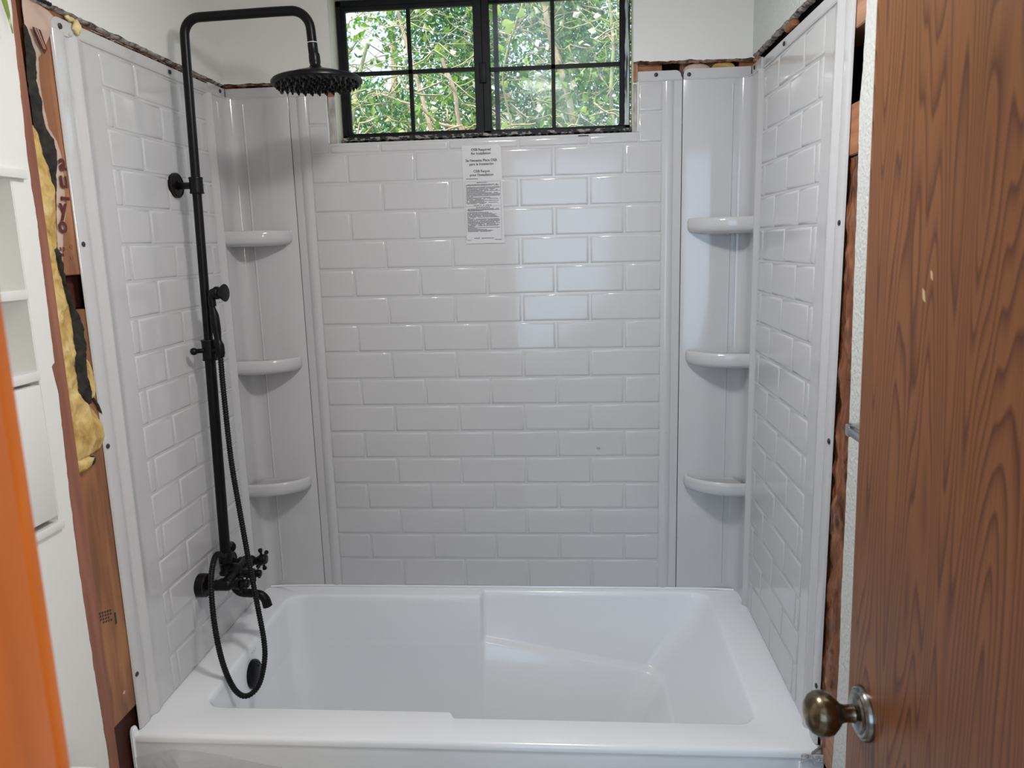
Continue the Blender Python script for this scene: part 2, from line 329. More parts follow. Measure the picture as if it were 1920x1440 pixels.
# L-shaped polygon around: strip above the panel then down beside it
poly = [(.004, CZ)] + botz + rg + [(-.875, FZ), (NY1, FZ), (NY1, CZ)]
m.prism(poly, 0, LX-.0122, LX)
m.box((LX-.012, NY0, NZ1), (LX, NY1, CZ)); m.box((LX-.012, NY0, FZ), (LX, NY1, NZ0)); m.box((LX-.012, -1.87, FZ), (LX, NY0, CZ))
wl_ = struct(m.build('wall_left', WALLP, smooth=False))
under('torn_paper', TORN, (LX-.0005, -.01, 1.544), (LX-.0005, -.85, 1.546), (-.014, 0, -.005), 31, wl_)
rag_tube('torn_paper', TORNB, (LX-.013, -.02, 1.537), (LX-.013, -.66, 1.536), .0022, .004, 33, wl_, 150)
rag_tube('torn_paper', CAVB, (LX-.003, -.74, 1.546), (LX-.003, -.82, 1.546), .004, .004, 35, wl_, 50)  # black strip drawn for the dark gap under the cut edge
m = MB(); m.box((-.90, -.9, FZ), (-.875, .10, CZ)); m.box((-.90, -1.99, FZ), (-.88, -.9, CZ)); struct(m.build('wall_left_backing', CAV, smooth=False))['label'] = 'left wall cavity back, coloured dark for its shade'
# studs of the left wall
def stud(label, a, b, mat, group=None, name='wall_stud', bev=.002):
    m = MB(); m.box(a, b, bev, 1); c = ((a[0]+b[0])/2, (a[1]+b[1])/2, a[2])
    return tag(m.build(name, mat, origin=c, smooth=False), label, 'stud', group)
SX = LX-.0125
stud('reddish stud beside the ragged white left wall, full height', (SX-.085, -.90, FZ), (SX+.009, -.834, CZ), STUDN)
s1 = stud('upper brown stud board left of the surround, nail holes near its end', (SX-.085, -.795, 1.032), (SX, -.60, CZ), STUD)
s2 = stud('lower brown stud board left of the surround with green grade stamp', (SX-.085, -.831, .060), (SX, -.60, .962), STUD)
stud('dark red block drawn as the shaded opening left of the bathtub', (SX-.085, -.830, FZ), (SX-.018, -.70, .058), CAV)  # block coloured dark for the shade in the open stud cavity
stud('dark red block drawn as the shaded opening between the two brown boards', (SX-.06, -.828, .964), (SX-.022, -.63, 1.03), CAV)  # fills the recess; its dark red carries the recess shade
for yy, zz in ((-.758, 1.088), (-.760, 1.066), (-.738, 1.412)):
    m = MB(); m.lathe([(.0045, 0), (.0045, .0014), (.002, .0016)], (SX-.0005, yy, zz), (1, 0, 0), 10); m.build('nail_hole', BARK, s1)
m = MB(); m.box((SX-.0004, -.774, .277), (SX+.0004, -.768, .304)); m.build('stamp_bar', STAMP, s2, smooth=False)
m = MB()
for r_ in range(4):
    for k in range(5):
        if (r_, k) in ((1, 4), (0, 0)): continue
        y = -.822+k*.0085; z = .293+r_*.0072-.3*(y+.79)
        m.box((SX-.0004, y, z), (SX+.0004, y+.0056, z+.0044))
m.build('stamp_print', STAMPB, s2, smooth=False)
m = MB(); m.lathe([(.004, 0), (.004, .001), (.001, .0014)], (SX-.0005, -.775, .115), (1, 0, 0), 10); m.build('nail_hole', KRAFT, s2)
# insulation in the left wall
SH = {
'kraft_top': [(1.541, -0.808, -0.763), (1.536, -0.807, -0.733), (1.521, -0.809, -0.704), (1.504, -0.809, -0.724), (1.486, -0.808, -0.744), (1.462, -0.798, -0.761), (1.442, -0.791, -0.778)] ,
'kraft_low': [(1.453, -0.791, -0.779), (1.437, -0.794, -0.785), (1.398, -0.8, -0.79), (1.35, -0.797, -0.788), (1.312, -0.79, -0.782), (1.292, -0.773, -0.763), (1.264, -0.769, -0.755), (1.225, -0.779, -0.755), (1.153, -0.792, -0.765), (1.112, -0.799, -0.78), (1.071, -0.805, -0.791), (1.05, -0.806, -0.794), (1.008, -0.805, -0.801)] ,
'dark_a': [(1.492, -0.814, -0.808), (1.443, -0.817, -0.789), (1.394, -0.823, -0.8), (1.348, -0.822, -0.791), (1.309, -0.823, -0.794), (1.292, -0.812, -0.769), (1.263, -0.806, -0.766), (1.223, -0.796, -0.777), (1.191, -0.79, -0.784)] ,
'yellow_a': [(1.312, -0.825, -0.819), (1.298, -0.826, -0.813), (1.251, -0.829, -0.799), (1.212, -0.828, -0.784), (1.152, -0.828, -0.79), (1.081, -0.828, -0.805), (1.05, -0.828, -0.803), (0.988, -0.833, -0.794), (0.946, -0.835, -0.786), (0.893, -0.838, -0.786), (0.84, -0.839, -0.788), (0.796, -0.841, -0.787), (0.762, -0.841, -0.764), (0.726, -0.842, -0.739), (0.691, -0.842, -0.732), (0.669, -0.841, -0.747), (0.661, -0.84, -0.801)] ,
'flap': [(0.663, -0.837, -0.773), (0.649, -0.838, -0.783), (0.641, -0.839, -0.805), (0.637, -0.839, -0.828)] ,
'dark_b': [(1.086, -0.819, -0.802), (1.06, -0.812, -0.798), (1.008, -0.802, -0.798), (0.971, -0.794, -0.786), (0.943, -0.791, -0.763), (0.889, -0.794, -0.759), (0.835, -0.798, -0.767), (0.789, -0.797, -0.757), (0.768, -0.771, -0.763)] ,
'yellow_b': [(0.859, -0.766, -0.755), (0.831, -0.769, -0.748), (0.802, -0.771, -0.743), (0.776, -0.771, -0.747)] ,}
def patch(m, key, x0, bulge, seed, nt=14, rough=.004, jag=.002, fq=45, bz=None):
    L = SH[key]; zs = [a[0] for a in L]; nz = max(6, int((zs[0]-zs[-1])/.005))
    def f(u, v):
        z = zs[0]+(zs[-1]-zs[0])*u; yl = np.interp(-z, [-a for a in zs], [a[1] for a in L]); yr = np.interp(-z, [-a for a in zs], [a[2] for a in L])
        yl += jag*N(z*90, seed); yr += jag*N(z*90, seed+4); y = yl+(yr-yl)*v
        e = (max(0, math.sin(PI*v))**.5)*(max(0, math.sin(PI*min(1, max(0, u))))**.25)
        bb = bulge if bz is None else bulge*(.35+bz(z))
        return Vector((x0+bb*e+rough*e*(N(y*fq, z*fq, seed)+.5*N(y*fq*2.6, z*fq*2.6, seed+2)), y, z))
    m.grid(f, nz, nt)
ins = thing('insulation_batt', 'yellow fibreglass insulation with torn printed kraft facing bulging from the left wall gap', 'insulation', (SX-.02, -.78, .64))
m = MB(); patch(m, 'yellow_a', SX+.0005, .013, 3, 26, .008, .003, 38, lambda z: 1.5*math.exp(-((z-.70)/.05)**2)); patch(m, 'flap', SX+.001, .014, 8, 10, .004); patch(m, 'yellow_b', SX+.002, .008, 6, 8); m.build('glass_wool', YEL, ins, angle=180)
m = MB(); patch(m, 'dark_a', SX+.002, .006, 13, 10, .005, .003, 60); patch(m, 'dark_b', SX+.004, .008, 15, 10, .006, .004, 60); m.tube([(SX+.004, y, z) for y, z in ((-.757, .778), (-.744, .76), (-.734, .735), (-.730, .71), (-.7305, .70))], .0028, 6); m.ball((SX+.004, -.787, .652), .013, 2, (.5, .9, .8)); m.build('black_backing', TAR, ins, angle=180)
m = MB(); patch(m, 'kraft_top', SX+.001, .006, 23, 14, .006, .001, 25); patch(m, 'kraft_low', SX+.003, .002, 25, 8, .002, .001); kf = m.build('kraft_facing', KRAFT, ins, angle=180)
dg = None
def text(body, size, loc, rot, mat, parent, name='lettering', ext=.0002, align='CENTER', sx=1.0, bold=0):
    cu_ = bpy.data.curves.new(name, 'FONT'); cu_.body = body; cu_.size = size; cu_.extrude = ext; cu_.align_x = align; cu_.offset = bold
    t = bpy.data.objects.new(name, cu_); C.objects.link(t); bpy.context.view_layer.update()
    me = bpy.data.meshes.new_from_object(t.evaluated_get(bpy.context.evaluated_depsgraph_get())); bpy.data.objects.remove(t)
    for v in me.vertices: v.co.x *= sx
    me.materials.clear(); me.materials.append(mat)
    return part(name, me, mat, parent, loc, rot)
RL = (PI/2, 0, PI/2)   # text facing +x, reading towards +y
for ch, z, sz, y in (('a', 1.236, .046, -.763), ('u', 1.203, .046, -.766), ('y', 1.150, .046, -.778), ('o', 1.116, .044, -.786)):
    text(ch, sz, (SX+.0085, y, z), RL, MAROON, ins, bold=.0013, sx=1.0)
text('s p', .013, (SX+.0085, -.797, 1.081), RL, MAROON, ins, bold=.0004)
text('su', .011, (SX+.0085, -.799, 1.070), RL, MAROON, ins, bold=.0004)
m = MB(); m.box((SX+.0078, -.780, 1.178), (SX+.0086, -.755, 1.185)); m.build('printed_band', MAROON, ins, smooth=False); m = MB(); m.prism([(-.803, 1.489), (-.782, 1.489), (-.770, 1.458), (-.779, 1.447), (-.783, 1.452)], 0, SX+.0115, SX+.0125); m.build('printed_band', MAROON, ins, smooth=False)
m = MB()
for q in range(2): m.prism([(-.799+q*.007, 1.488), (-.7965+q*.007, 1.488), (-.7785+q*.004, 1.456), (-.780+q*.004, 1.456)], 0, SX+.0124, SX+.0132)
m.build('printed_stripes', KRAFT, ins, smooth=False)

# foam blob on the panel corner
m = MB(); m.ball((LX-.001, -.668, 1.523), .011, 3, (.6, .9, 1.4)); m.ball((LX-.002, -.688, 1.535), .008, 3, (.6, 1.5, .7))
for v in m.bm.verts: v.co += Vector((1, 1, 1))*.003*N(v.co.y*120, v.co.z*120)
tag(m.build('foam_blob', FOAM, origin=(LX, -.68, 1.52)), 'yellow blob of expanding foam on the top corner of the left surround panel', 'foam')

# shelf unit recessed in the left wall
cab = thing('recessed_cabinet', 'white shelf unit with a small door recessed in the left wall', 'cabinet', (LX, -1.1, NZ0))
D = .105
m = MB(); m.box((LX-D-.01, NY0, NZ0), (LX-D, NY1, NZ1)); m.box((LX-D, NY1-.002, NZ0), (LX-.001, NY1+.006, NZ1)); m.box((LX-D, NY0-.008, NZ0), (LX-.001, NY0+.002, NZ1)); m.box((LX-D, NY0, NZ0-.008), (LX-.001, NY1, NZ0+.002)); m.box((LX-D, NY0, NZ1-.002), (LX-.001, NY1, NZ1+.008)); m.build('carcass', CABP, cab, smooth=False)
m = MB(); m.box((LX-.02, NY0, 1.208), (LX+.010, NY1+.030, 1.224), .002); m.build('head_trim', CABP, cab)
for z in (1.012, .862):
    m = MB(); m.box((LX-D, NY0, z-.018), (LX+.003, NY1-.001, z), .0015); m.build('shelf', CABP, cab)
m = MB(); m.box((LX-.012, NY0+.01, .585), (LX+.009, NY1-.014, .838), .002); dr = m.build('cabinet_door', CABP, cab); m = MB(); m.lathe([(.005, 0), (.005, .008), (.012, .012), (.013, .018), (.009, .023), (.001, .024)], (LX+.009, NY1-.36, .70), (1, 0, 0), 20); m.build('knob', CABP, dr)
m = MB(); m.box((LX-.02, NY0, .556), (LX+.008, NY1+.002, .572), .0015); m.build('bottom_ledge', CABP, cab)


# right wall
RX = .745
edge = [(-.819, CZ), (-.819, 1.458), (-.819, 1.348), (-.812, 1.297), (-.819, 1.207), (-.826, 1.107), (-.833, .958), (-.844, .785), (-.851, .626), (-.855, .417), (-.864, .257), (-.861, .118), (-.858, .034), (-.855, FZ)]
rg = []
for i, (a, b) in enumerate(zip(edge, edge[1:])): rg += ragged(a, b, max(2, int(abs(a[1]-b[1])/.007)), .0025, i+40)[:-1]
m = MB(); m.prism([(-1.87, CZ)]+rg+[(-.855, FZ), (-1.87, FZ)], 0, RX, RX+.0122)
m.prism([(.004, CZ)]+ragged((.0, 1.558), (-.82, 1.560), 80, .004, 61)+[(-.82, CZ)], 0, RX, RX+.0122)
wr = struct(m.build('wall_right', PEEL, smooth=False))
under('torn_paper', TORN, (RX+.0005, -.01, 1.559), (RX+.0005, -.81, 1.561), (.014, 0, -.006), 71, wr)
rag_tube('torn_paper', TORNB, (RX+.008, -.012, 1.543), (RX+.008, -.05, 1.542), .007, .008, 73, wr, 20)
rag_tube('torn_paper', STUDR, (RX+.010, -.31, 1.545), (RX+.010, -.37, 1.545), .009, .004, 75, wr, 16)
m = MB(); m.box((.875, -1.9, FZ), (.90, .10, CZ)); m.box((RX+.035, -.60, FZ), (RX+.06, .10, 1.70)); struct(m.build('wall_right_backing', CAVB, smooth=False))['label'] = 'right wall cavity back, coloured black for its shade'
SR = RX+.0125
stud('pale wooden beam end at the top of the right wall gap', (SR, -.86, 1.434), (SR+.06, -.60, 1.556), STUDP, name='wood_block')
stud('orange wooden block below the black opening in the right wall gap', (SR, -.86, 1.213), (SR+.08, -.60, 1.305), STUDR, name='wood_block')
m = MB()
def fn(u, v):
    z = .02+1.19*u; y = -.885+.18*v
    return Vector((SR+.004+.010*N(y*50, z*14, 3)+.006*N(y*120, z*40, 5)+(.006 if v < .55+.1*N(z*9) else 0), y, z))
m.grid(fn, 200, 26); m.box((SR+.018, -.88, .02), (SR+.08, -.70, 1.208)); tag(m.build('wall_stud', BARK, origin=(SR, -.79, .02), angle=60), 'rough dark brown stud with torn surface right of the surround', 'stud')
stud('pale diagonal wood splinter near the right front tub corner', (SR+.002, -.82, -.02), (SR+.05, -.745, .13), STUDP, name='wood_block')
# front wall with the doorway, hall behind the camera
m = MB(); m.box((-.90, -1.98, FZ), (-.075, -1.87, CZ)); m.box((.665, -1.98, FZ), (.90, -1.87, CZ)); m.box((-.075, -1.98, 1.55), (.665, -1.87, CZ)); struct(m.build('wall_front', WALLP, smooth=False))
m = MB(); m.box((-1.6, -4.2, FZ), (-1.55, -1.98, CZ)); m.box((2.15, -4.2, FZ), (2.2, -1.98, CZ)); m.box((-1.6, -4.25, FZ), (2.2, -4.2, CZ)); m.box((-1.6, -2.0, FZ), (-.9, -1.98, CZ)); m.box((.9, -2.0, FZ), (2.2, -1.98, CZ)); struct(m.build('wall_hall', WALLP, smooth=False))
m = MB(); m.box((-1.17, -4.0, .08), (-1.10, -3.95, 1.82)); m.box((.60, -4.0, .08), (.67, -3.95, 1.82)); m.box((-1.17, -4.0, .08), (.67, -3.95, .14)); m.box((-1.17, -4.0, 1.76), (.67, -3.95, 1.82)); struct(m.build('added_hall_window', CABP, smooth=False))  # unseen window frame, added around the hall daylight fill
# orange door frame at the left edge of the picture
df = thing('door_frame', 'orange varnished wooden door frame at the left edge, out of focus', 'door frame', (-.06, -1.92, FZ))
m = MB(); m.box((-.075, -1.985, FZ), (-.0505, -1.868, 1.55), .001); m.box((.640, -1.985, FZ), (.665, -1.868, 1.55), .001); m.box((-.075, -1.985, 1.528), (.665, -1.868, 1.552), .001); m.build('jamb', ORANGE, df)
m = MB(); m.box((-.115, -1.868, FZ), (-.0525, -1.854, 1.60), .003); m.build('casing', ORANGE, df)
m = MB(); m.box((-.115, -2.0, FZ), (-.0525, -1.981, 1.60), .003); m.build('casing', ORANGE, df)

# ================================================================== WINDOW
win = MB()
FY0, FY1 = .052, .092
win.box((-.420, FY0, 1.378), (.420, FY1, 1.400), .002, 1); win.box((-.420, FY0, 1.752), (.420, FY1, 1.770), .002, 1)
win.box((-.420, FY0, 1.38), (-.404, FY1, 1.77), .002, 1); win.box((.404, FY0, 1.38), (.420, FY1, 1.77), .002, 1)
win = struct(win.build('window_1', ALU, origin=(0, .07, 1.38)))
def sash(x0, x1, z0, z1, y0, y1, bw, r, gname, gm, bars, hb, side=0):
    m = MB()
    inner = []; a, b, c, d = x0+bw, x1-bw, z0+bw*.9, z1-bw*.9
    for cx, cz, s in ((a+r, c+r, PI), (b-r, c+r, 1.5*PI), (b-.001, d-.001, 0), (a+.001, d-.001, .5*PI)):
        rr = r if cz < 1.5 else .001
        for k in range(5): inner.append((cx+rr*math.cos(s+k*PI/8), cz+rr*math.sin(s+k*PI/8)))
    outer = [(x0, z0)]*5+[(x1, z0)]*5+[(x1, z1)]*5+[(x0, z1)]*5
    for y in (y0, y1):
        V = [m.bm.verts.new((p[0], y, p[1])) for p in inner]; cs = [m.bm.verts.new((p[0], y, p[1])) for p in ((x0, z0), (x1, z0), (x1, z1), (x0, z1))]
        for q in range(4):
            for k in range(4): m.bm.faces.new((V[q*5+k], V[q*5+k+1], cs[q]))
            m.bm.faces.new((V[q*5+4], V[(q*5+5) % 20], cs[(q+1) % 4], cs[q]))
        if y == y0: V0, c0 = V, cs
    for k in range(20): m.bm.faces.new((V0[k], V0[(k+1) % 20], V[(k+1) % 20], V[k]))
    for k in range(4): m.bm.faces.new((c0[k], c0[(k+1) % 4], cs[(k+1) % 4], cs[k]))
    sh = m.build('sash', ALU, win)
    ym = (y0+y1)/2
    xb = (a+b)/2 if bars is None else bars
    m = MB(); m.box((xb-.0055, ym-.006, c-.002), (xb+.0055, ym+.004, d+.002)); m.build('grille_bar', ALU, win, smooth=False)
    m = MB(); m.box((a-.002, ym-.006, hb-.0055), (b+.002, ym+.004, hb+.0055)); m.build('grille_bar', ALU, win, smooth=False)
    for (p0, p1) in ((a, xb-.0055), (xb+.0055, b)):
        for (q0, q1) in ((c, hb-.0055), (hb+.0055, d)):
            m = MB(); m.box((p0-.002, ym-.001, q0-.002), (p1+.002, ym+.002, q1+.002)); m.build('glass_pane', gm, win, smooth=False)
sash(-.408, -.010, 1.392, 1.754, .054, .068, .0135, .010, 'glass', GLASS, -.211, 1.571)
sash(.008, .404, 1.392, 1.760, .072, .084, .0125, .010, 'glass', DUSTY, .202, 1.571)
m = MB(); m.box((-.024, .050, 1.385), (.000, .070, 1.764), .001, 1); m.box((.000, .052, 1.385), (.020, .074, 1.764), .001, 1); m.build('meeting_stile', ALU, win)
m = MB(); m.box((.030, .085, 1.40), (.044, .091, 1.756)); m.build('screen_rail', ALU, win, smooth=False)
m = MB(); m.box((-.010, .044, 1.53), (.010, .052, 1.585), .002); m.build('latch', ALU, win)
m = MB()
def fn(u, v):
    x = -.412+.832*u; return Vector((x, .012+.034*v, 1.3785+.004*N(x*60, v*3, 2)+.006*v))
m.grid(fn, 160, 5); rgm = ragged((-.417, 1.374), (.424, 1.375), 160, .0022, 90, 60)
m.build('chipped_sill', CHIPF, win)
m = MB(); m.prism([(-.417, 1.390), ]+rgm+[(.424, 1.390)], 1, .030, .053); m.build('chipped_sill', CHIPF, win, smooth=False)
m = MB(); m.prism([(.4035, 1.40), (.4175, 1.40)]+ragged((.4175, 1.41), (.417, 1.765), 40, .001, 3)+ragged((.406, 1.765), (.405, 1.41), 40, .002, 4), 1, .0495, .0525); m.build('caulk_smear', SMEAR, win, smooth=False)
m = MB()
for k in range(5): m.box((-.19+.018*k, .0495, 1.7715-.003), (-.18+.018*k, .052, 1.7715))
m.box((.27, -.0045, 1.3665), (.30, -.003, 1.3685)); m.build('paint_chips', BLACK, win, smooth=False)

# ================================================================== SHOWER SURROUND
RH, RZ = .083, .0135
SC = MB(); SC.lathe([(.0055, 0), (.0055, .0016), (.004, .0026), (.0012, .003), (.0012, .002)], (0, 0, 0), (0, 0, 1), 14)
SC = (lambda o: (o.data, bpy.data.objects.remove(o))[0])(SC.build('screw', SCREW))
tile_cache = {}
def tile_mesh(wd, ht):
    k = (round(wd, 4), round(ht, 4))
    if k not in tile_cache:
        b1, b2, d = .0018, .0056, .0027
        L = []
        for ins_, zz in ((0, 0.0002), (b1*.5, d*.45), (b1*1.6, d*.82), (b2, d), (b2+.0008, d)):
            L.append([(-wd/2+ins_, -ht/2+ins_, zz), (wd/2-ins_, -ht/2+ins_, zz), (wd/2-ins_, ht/2-ins_, zz), (-wd/2+ins_, ht/2-ins_, zz)])
        bm = bmesh.new(); R = [[bm.verts.new(p) for p in l] for l in L]
        for A, B in zip(R, R[1:]):
            for i in range(4): bm.faces.new((A[i], A[(i+1) % 4], B[(i+1) % 4], B[i]))
        bm.faces.new(R[-1]); me = bpy.data.meshes.new('tile'); bm.to_mesh(me); bm.free(); me.shade_smooth(); me.set_sharp_from_angle(angle=math.radians(50)); me.materials.append(ACR); tile_cache[k] = me
    return tile_cache[k]
G = .0062    # joint
def bead_run(m, x, y, z0, z1, r, yo=0): m.tube([(x, y, z0), (x, y, z1)], r, 14)
# --- back panel
bp_ = thing('surround_back_panel', 'white glossy tile-pattern surround panel below the window', 'shower wall', (0, 0, 0))
XN = .447
m = MB(); poly = [(-.559, .002), (.559, .002), (.559, 1.507), (.437, 1.507), (.437, WZ0-.001), (-.447, WZ0-.001), (-.447, 1.507), (-.559, 1.507)]
m.prism(poly, 1, 0, .006)
body = m.build('panel_body', ACR, bp_, smooth=False)
for sx in (-1, 1):
    m = MB(); m.grid(lambda u, v: Vector((sx*(.537-.032*v), -.0055*math.sin(PI*v)**.8+.0004, .004+1.500*u)), 2, 13); m.build('raised_bead', ACR, bp_, angle=180)
    r = .016; x0, x1 = (.447 if sx < 0 else .437), .556; zt = 1.532
    po = [(x0, 1.505), (x1+.003, 1.505), (x1+.003, 1.512)]+[(x1-r+r*math.cos(a), zt-r+r*math.sin(a)) for a in np.linspace(0, PI/2, 8)]+[(x0, zt)]
    m = MB(); m.prism([(sx*p[0], p[1]) for p in po], 1, .001, .006); m.build('nailing_flange', ACR, bp_, smooth=False)
    m = MB(); m.tube([(sx*x0, .0005, 1.5065), (sx*.559, .0005, 1.5065)], .0022, 8); m.build('flange_lip', ACR, bp_)
    part('screw', SC, SCREW, bp_, (sx*.487, .001, 1.522), (PI/2, 0, 0))
rowsz = []
for k in range(0, 18):
    z0 = RZ+RH*k if k else .002; z1 = RZ+RH*(k+1)
    if k == 17: z1 = 1.503
    xs = [-.507]+([-.5, -.3, -.1, .1, .3, .5] if k % 2 == 0 else [-.4, -.2, 0, .2, .4])+[.507]
    xs = [x for i, x in enumerate(xs) if not (abs(x) == .5)]
    for a, b in zip(xs, xs[1:]):
        zz1 = z1
        if z0 > WZ0-.03:
            if b <= -.45 or a >= .44: pass
            elif a < -.447 and z0 >= 1.30:
                b = -.447
            elif b > .437 and z0 >= 1.30: a = .437
            else: continue
        elif z1 > WZ0-.004:
            if -.447 < a and b < .437: zz1 = WZ0-.004
            else:
                # tile that runs past the notch: split into a full piece and a low piece
                if a < -.447 < b:
                    part('tile', tile_mesh(-.447-a-G, z1-z0-G), ACR, bp_, ((a-.447)/2, 0, (z0+z1)/2), (PI/2, 0, 0)); a = -.447-G*.4; 
                    part('tile', tile_mesh(b-a-G, WZ0-.004-z0-G), ACR, bp_, ((a+b)/2, 0, (z0+WZ0-.004)/2), (PI/2, 0, 0)); continue
                if a < .437 < b:
                    part('tile', tile_mesh(b-.437-G, z1-z0-G), ACR, bp_, ((b+.437)/2, 0, (z0+z1)/2), (PI/2, 0, 0)); b = .437+G*.4
                    part('tile', tile_mesh(b-a-G, WZ0-.004-z0-G), ACR, bp_, ((a+b)/2, 0, (z0+WZ0-.004)/2), (PI/2, 0, 0)); continue
        if b-a < .012: continue
        part('tile', tile_mesh(b-a-G, zz1-z0-G), ACR, bp_, ((a+b)/2, 0, (z0+zz1)/2), (PI/2, 0, 0))
SCUFF = simple('scuff_mark', (.28, .27, .27), .7)
for x, z, s in ((.322, .456, .006), (.522, .501, .005)):
    m = MB()
    for k in range(7):
        a = k*2.4; m.tube([(x+s*math.cos(a)*.3, -.0045, z+s*math.sin(a)*.3), (x+s*math.cos(a+.5), -.0045, z+s*.7*math.sin(a+.5))], .0005, 5)
    m.build('scuff', SCUFF, bp_)
# --- corner shelf columns
def corner(sx, label):
    t = thing('corner_shelf_column', label, 'corner shelf', (sx*.74, 0, 0))
    prof = [(.5612, .004), (.5612, .0004), (.5635, -.0008), (.70, 0.0)]+[(.712+.033*math.sin(a)-.0, -.033+.033*math.cos(a)) for a in np.linspace(0, PI/2, 12)]+[(.747, -.06), (.748, -.088)]
    prof[3] = (.708, 0)
    m = MB(); m.grid(lambda u, v: Vector((sx*np.interp(v*(len(prof)-1), range(len(prof)), [p[0] for p in prof]), np.interp(v*(len(prof)-1), range(len(prof)), [p[1] for p in prof]), 1.507*u)), 2, len(prof)); m.build('column_body', ACR, t, angle=35)
    # the narrow vertical crease beside the corner
    m = MB(); m.grid(lambda u, v: Vector((sx*(.694+.007*v), -.0022*math.sin(PI*v)+.0002, .02+1.47*u)), 2, 7); m.build('crease', ACR, t, angle=180)
    r = .016; zt = 1.534
    po = [(.745, 1.505), (.745, zt), (.5625+r, zt)]+[(.5625+r-r*math.sin(a), zt-r+r*math.cos(a)) for a in np.linspace(0, PI/2, 8)]+[(.5625, 1.505)]
    m = MB(); m.prism([(sx*p[0], p[1]) for p in po], 1, .001, .006); m.box((min(sx*.747, sx*.752), -.10, 1.505), (max(sx*.747, sx*.752), .001, 1.534)); m.build('nailing_flange', ACR, t, smooth=False)
    m = MB(); m.tube([(sx*.562, .0003, 1.5065), (sx*.71, .0003, 1.5065), (sx*.735, -.006, 1.5065), (sx*.745, -.03, 1.5065), (sx*.747, -.09, 1.5065)], .0022, 8); m.build('flange_lip', ACR, t)
    part('screw', SC, SCREW, t, (sx*.577, .001, 1.519), (PI/2, 0, 0)); part('screw', SC, SCREW, t, (sx*.7465, -.03, 1.523), (PI/2, 0, -sx*PI/2))
    for zt in (1.130, .752, .372):
        H = .042
        oc = spline([(.577, .004, 0), (.582, -.022, 0), (.603, -.050, 0), (.640, -.076, 0), (.690, -.093, 0), (.7485, -.098, 0)], 6)
        m = MB(); n = len(oc)
        cen = Vector((.7, -.0, 0)); rings = []
        for off, dz in ((.55, -H-.004), (.20, -H-.003), (.07, -H+.002), (.015, -H+.009), (0, -H+.02), (0, -.010), (.012, -.002), (.045, 0), (.075, -.001), (.105, -.006), (.14, -.009), (1.0, -.009)):
            rings.append([m.bm.verts.new(((lambda q: (sx*q.x, q.y, zt+dz))(p.lerp(Vector((max(p.x, .62) if off < .9 else .72, .004, 0)) if off >= .9 else Vector((.745, .004, 0)), off)))) for p in oc])
        for A, B in zip(rings, rings[1:]):
            for i in range(n-1): m.bm.faces.new((A[i], A[i+1], B[i+1], B[i]))
        m.build('shelf', ACR, t, angle=70)
    return t
corner(-1, 'white moulded corner column with three shelves behind the black shower pipe'); corner(1, 'white moulded corner column with three shelves right of the window')
# --- side panels
def side(sx, label):
    t = thing('surround_side_panel', label, 'shower wall', (sx*.752, 0, 0)); X = .752
    prof = [(-.088, 0.0), (-.090, .006), (-.094, .0105), (-.099, .012), (-.104, .0105), (-.110, .004), (-.118, 0.0), (-.40, 0), (-.64, 0), (-.655, .0015), (-.668, .0055), (-.674, .0062), (-.680, .004), (-.686, -.0015), (-.692, -.0035), (-.699, -.0015), (-.704, .0015), (-.712, .0025), (-.733, .0020), (-.739, 0), (-.7405, -.004)]
    m = MB(); ys = [p[0] for p in prof]; ds = [p[1] for p in prof]
    m.grid(lambda u, v: Vector((sx*(X-np.interp(v*(len(prof)-1), range(len(prof)), ds)), np.interp(v*(len(prof)-1), range(len(prof)), ys), .001+1.504*u)), 2, len(prof)); 
    bdy = m.build('panel_body', ACR, t, angle=60)
    r = .022; zt = 1.530
    po = [(-.01, 1.500), (-.01, zt), (-.740+r, zt)]+[(-.740+r-r*math.sin(a), zt-r+r*math.cos(a)) for a in np.linspace(0, PI/2, 8)]+[(-.740, 1.500)]
    m = MB(); m.prism([p for p in po], 0, sx*(X-.0005), sx*(X+.004)); m.build('nailing_flange', ACR, t, smooth=False)
    m = MB(); m.tube([(sx*(X-.001), -.10, 1.5045), (sx*(X-.001), -.69, 1.5045)], .003, 8); m.build('flange_lip', ACR, t)
    rz = -PI/2 if sx > 0 else PI/2
    for y, z in ((-.715, 1.514), (-.729, 1.093), (-.733, .668), (-.733, .134), (-.30, 1.517)): part('screw', SC, SCREW, t, (sx*(X-.0018), y, z), (PI/2, 0, rz))
    for k in range(0, 18):
        z0 = RZ+RH*k if k else .002; z1 = RZ+RH*(k+1) if k < 17 else 1.500
        ys = [-.597]+([-.466, -.266] if k % 2 else [-.566, -.366, -.166])+[-.124]
        for a, b in zip(ys, ys[1:]):
            part('tile', tile_mesh(b-a-G, z1-z0-G), ACR, t, (sx*X, (a+b)/2, (z0+z1)/2), (PI/2, 0, rz))
    return t
side(-1, 'white glossy tile-pattern side panel behind the black shower column'); side(1, 'white glossy tile-pattern side panel next to the wooden door')

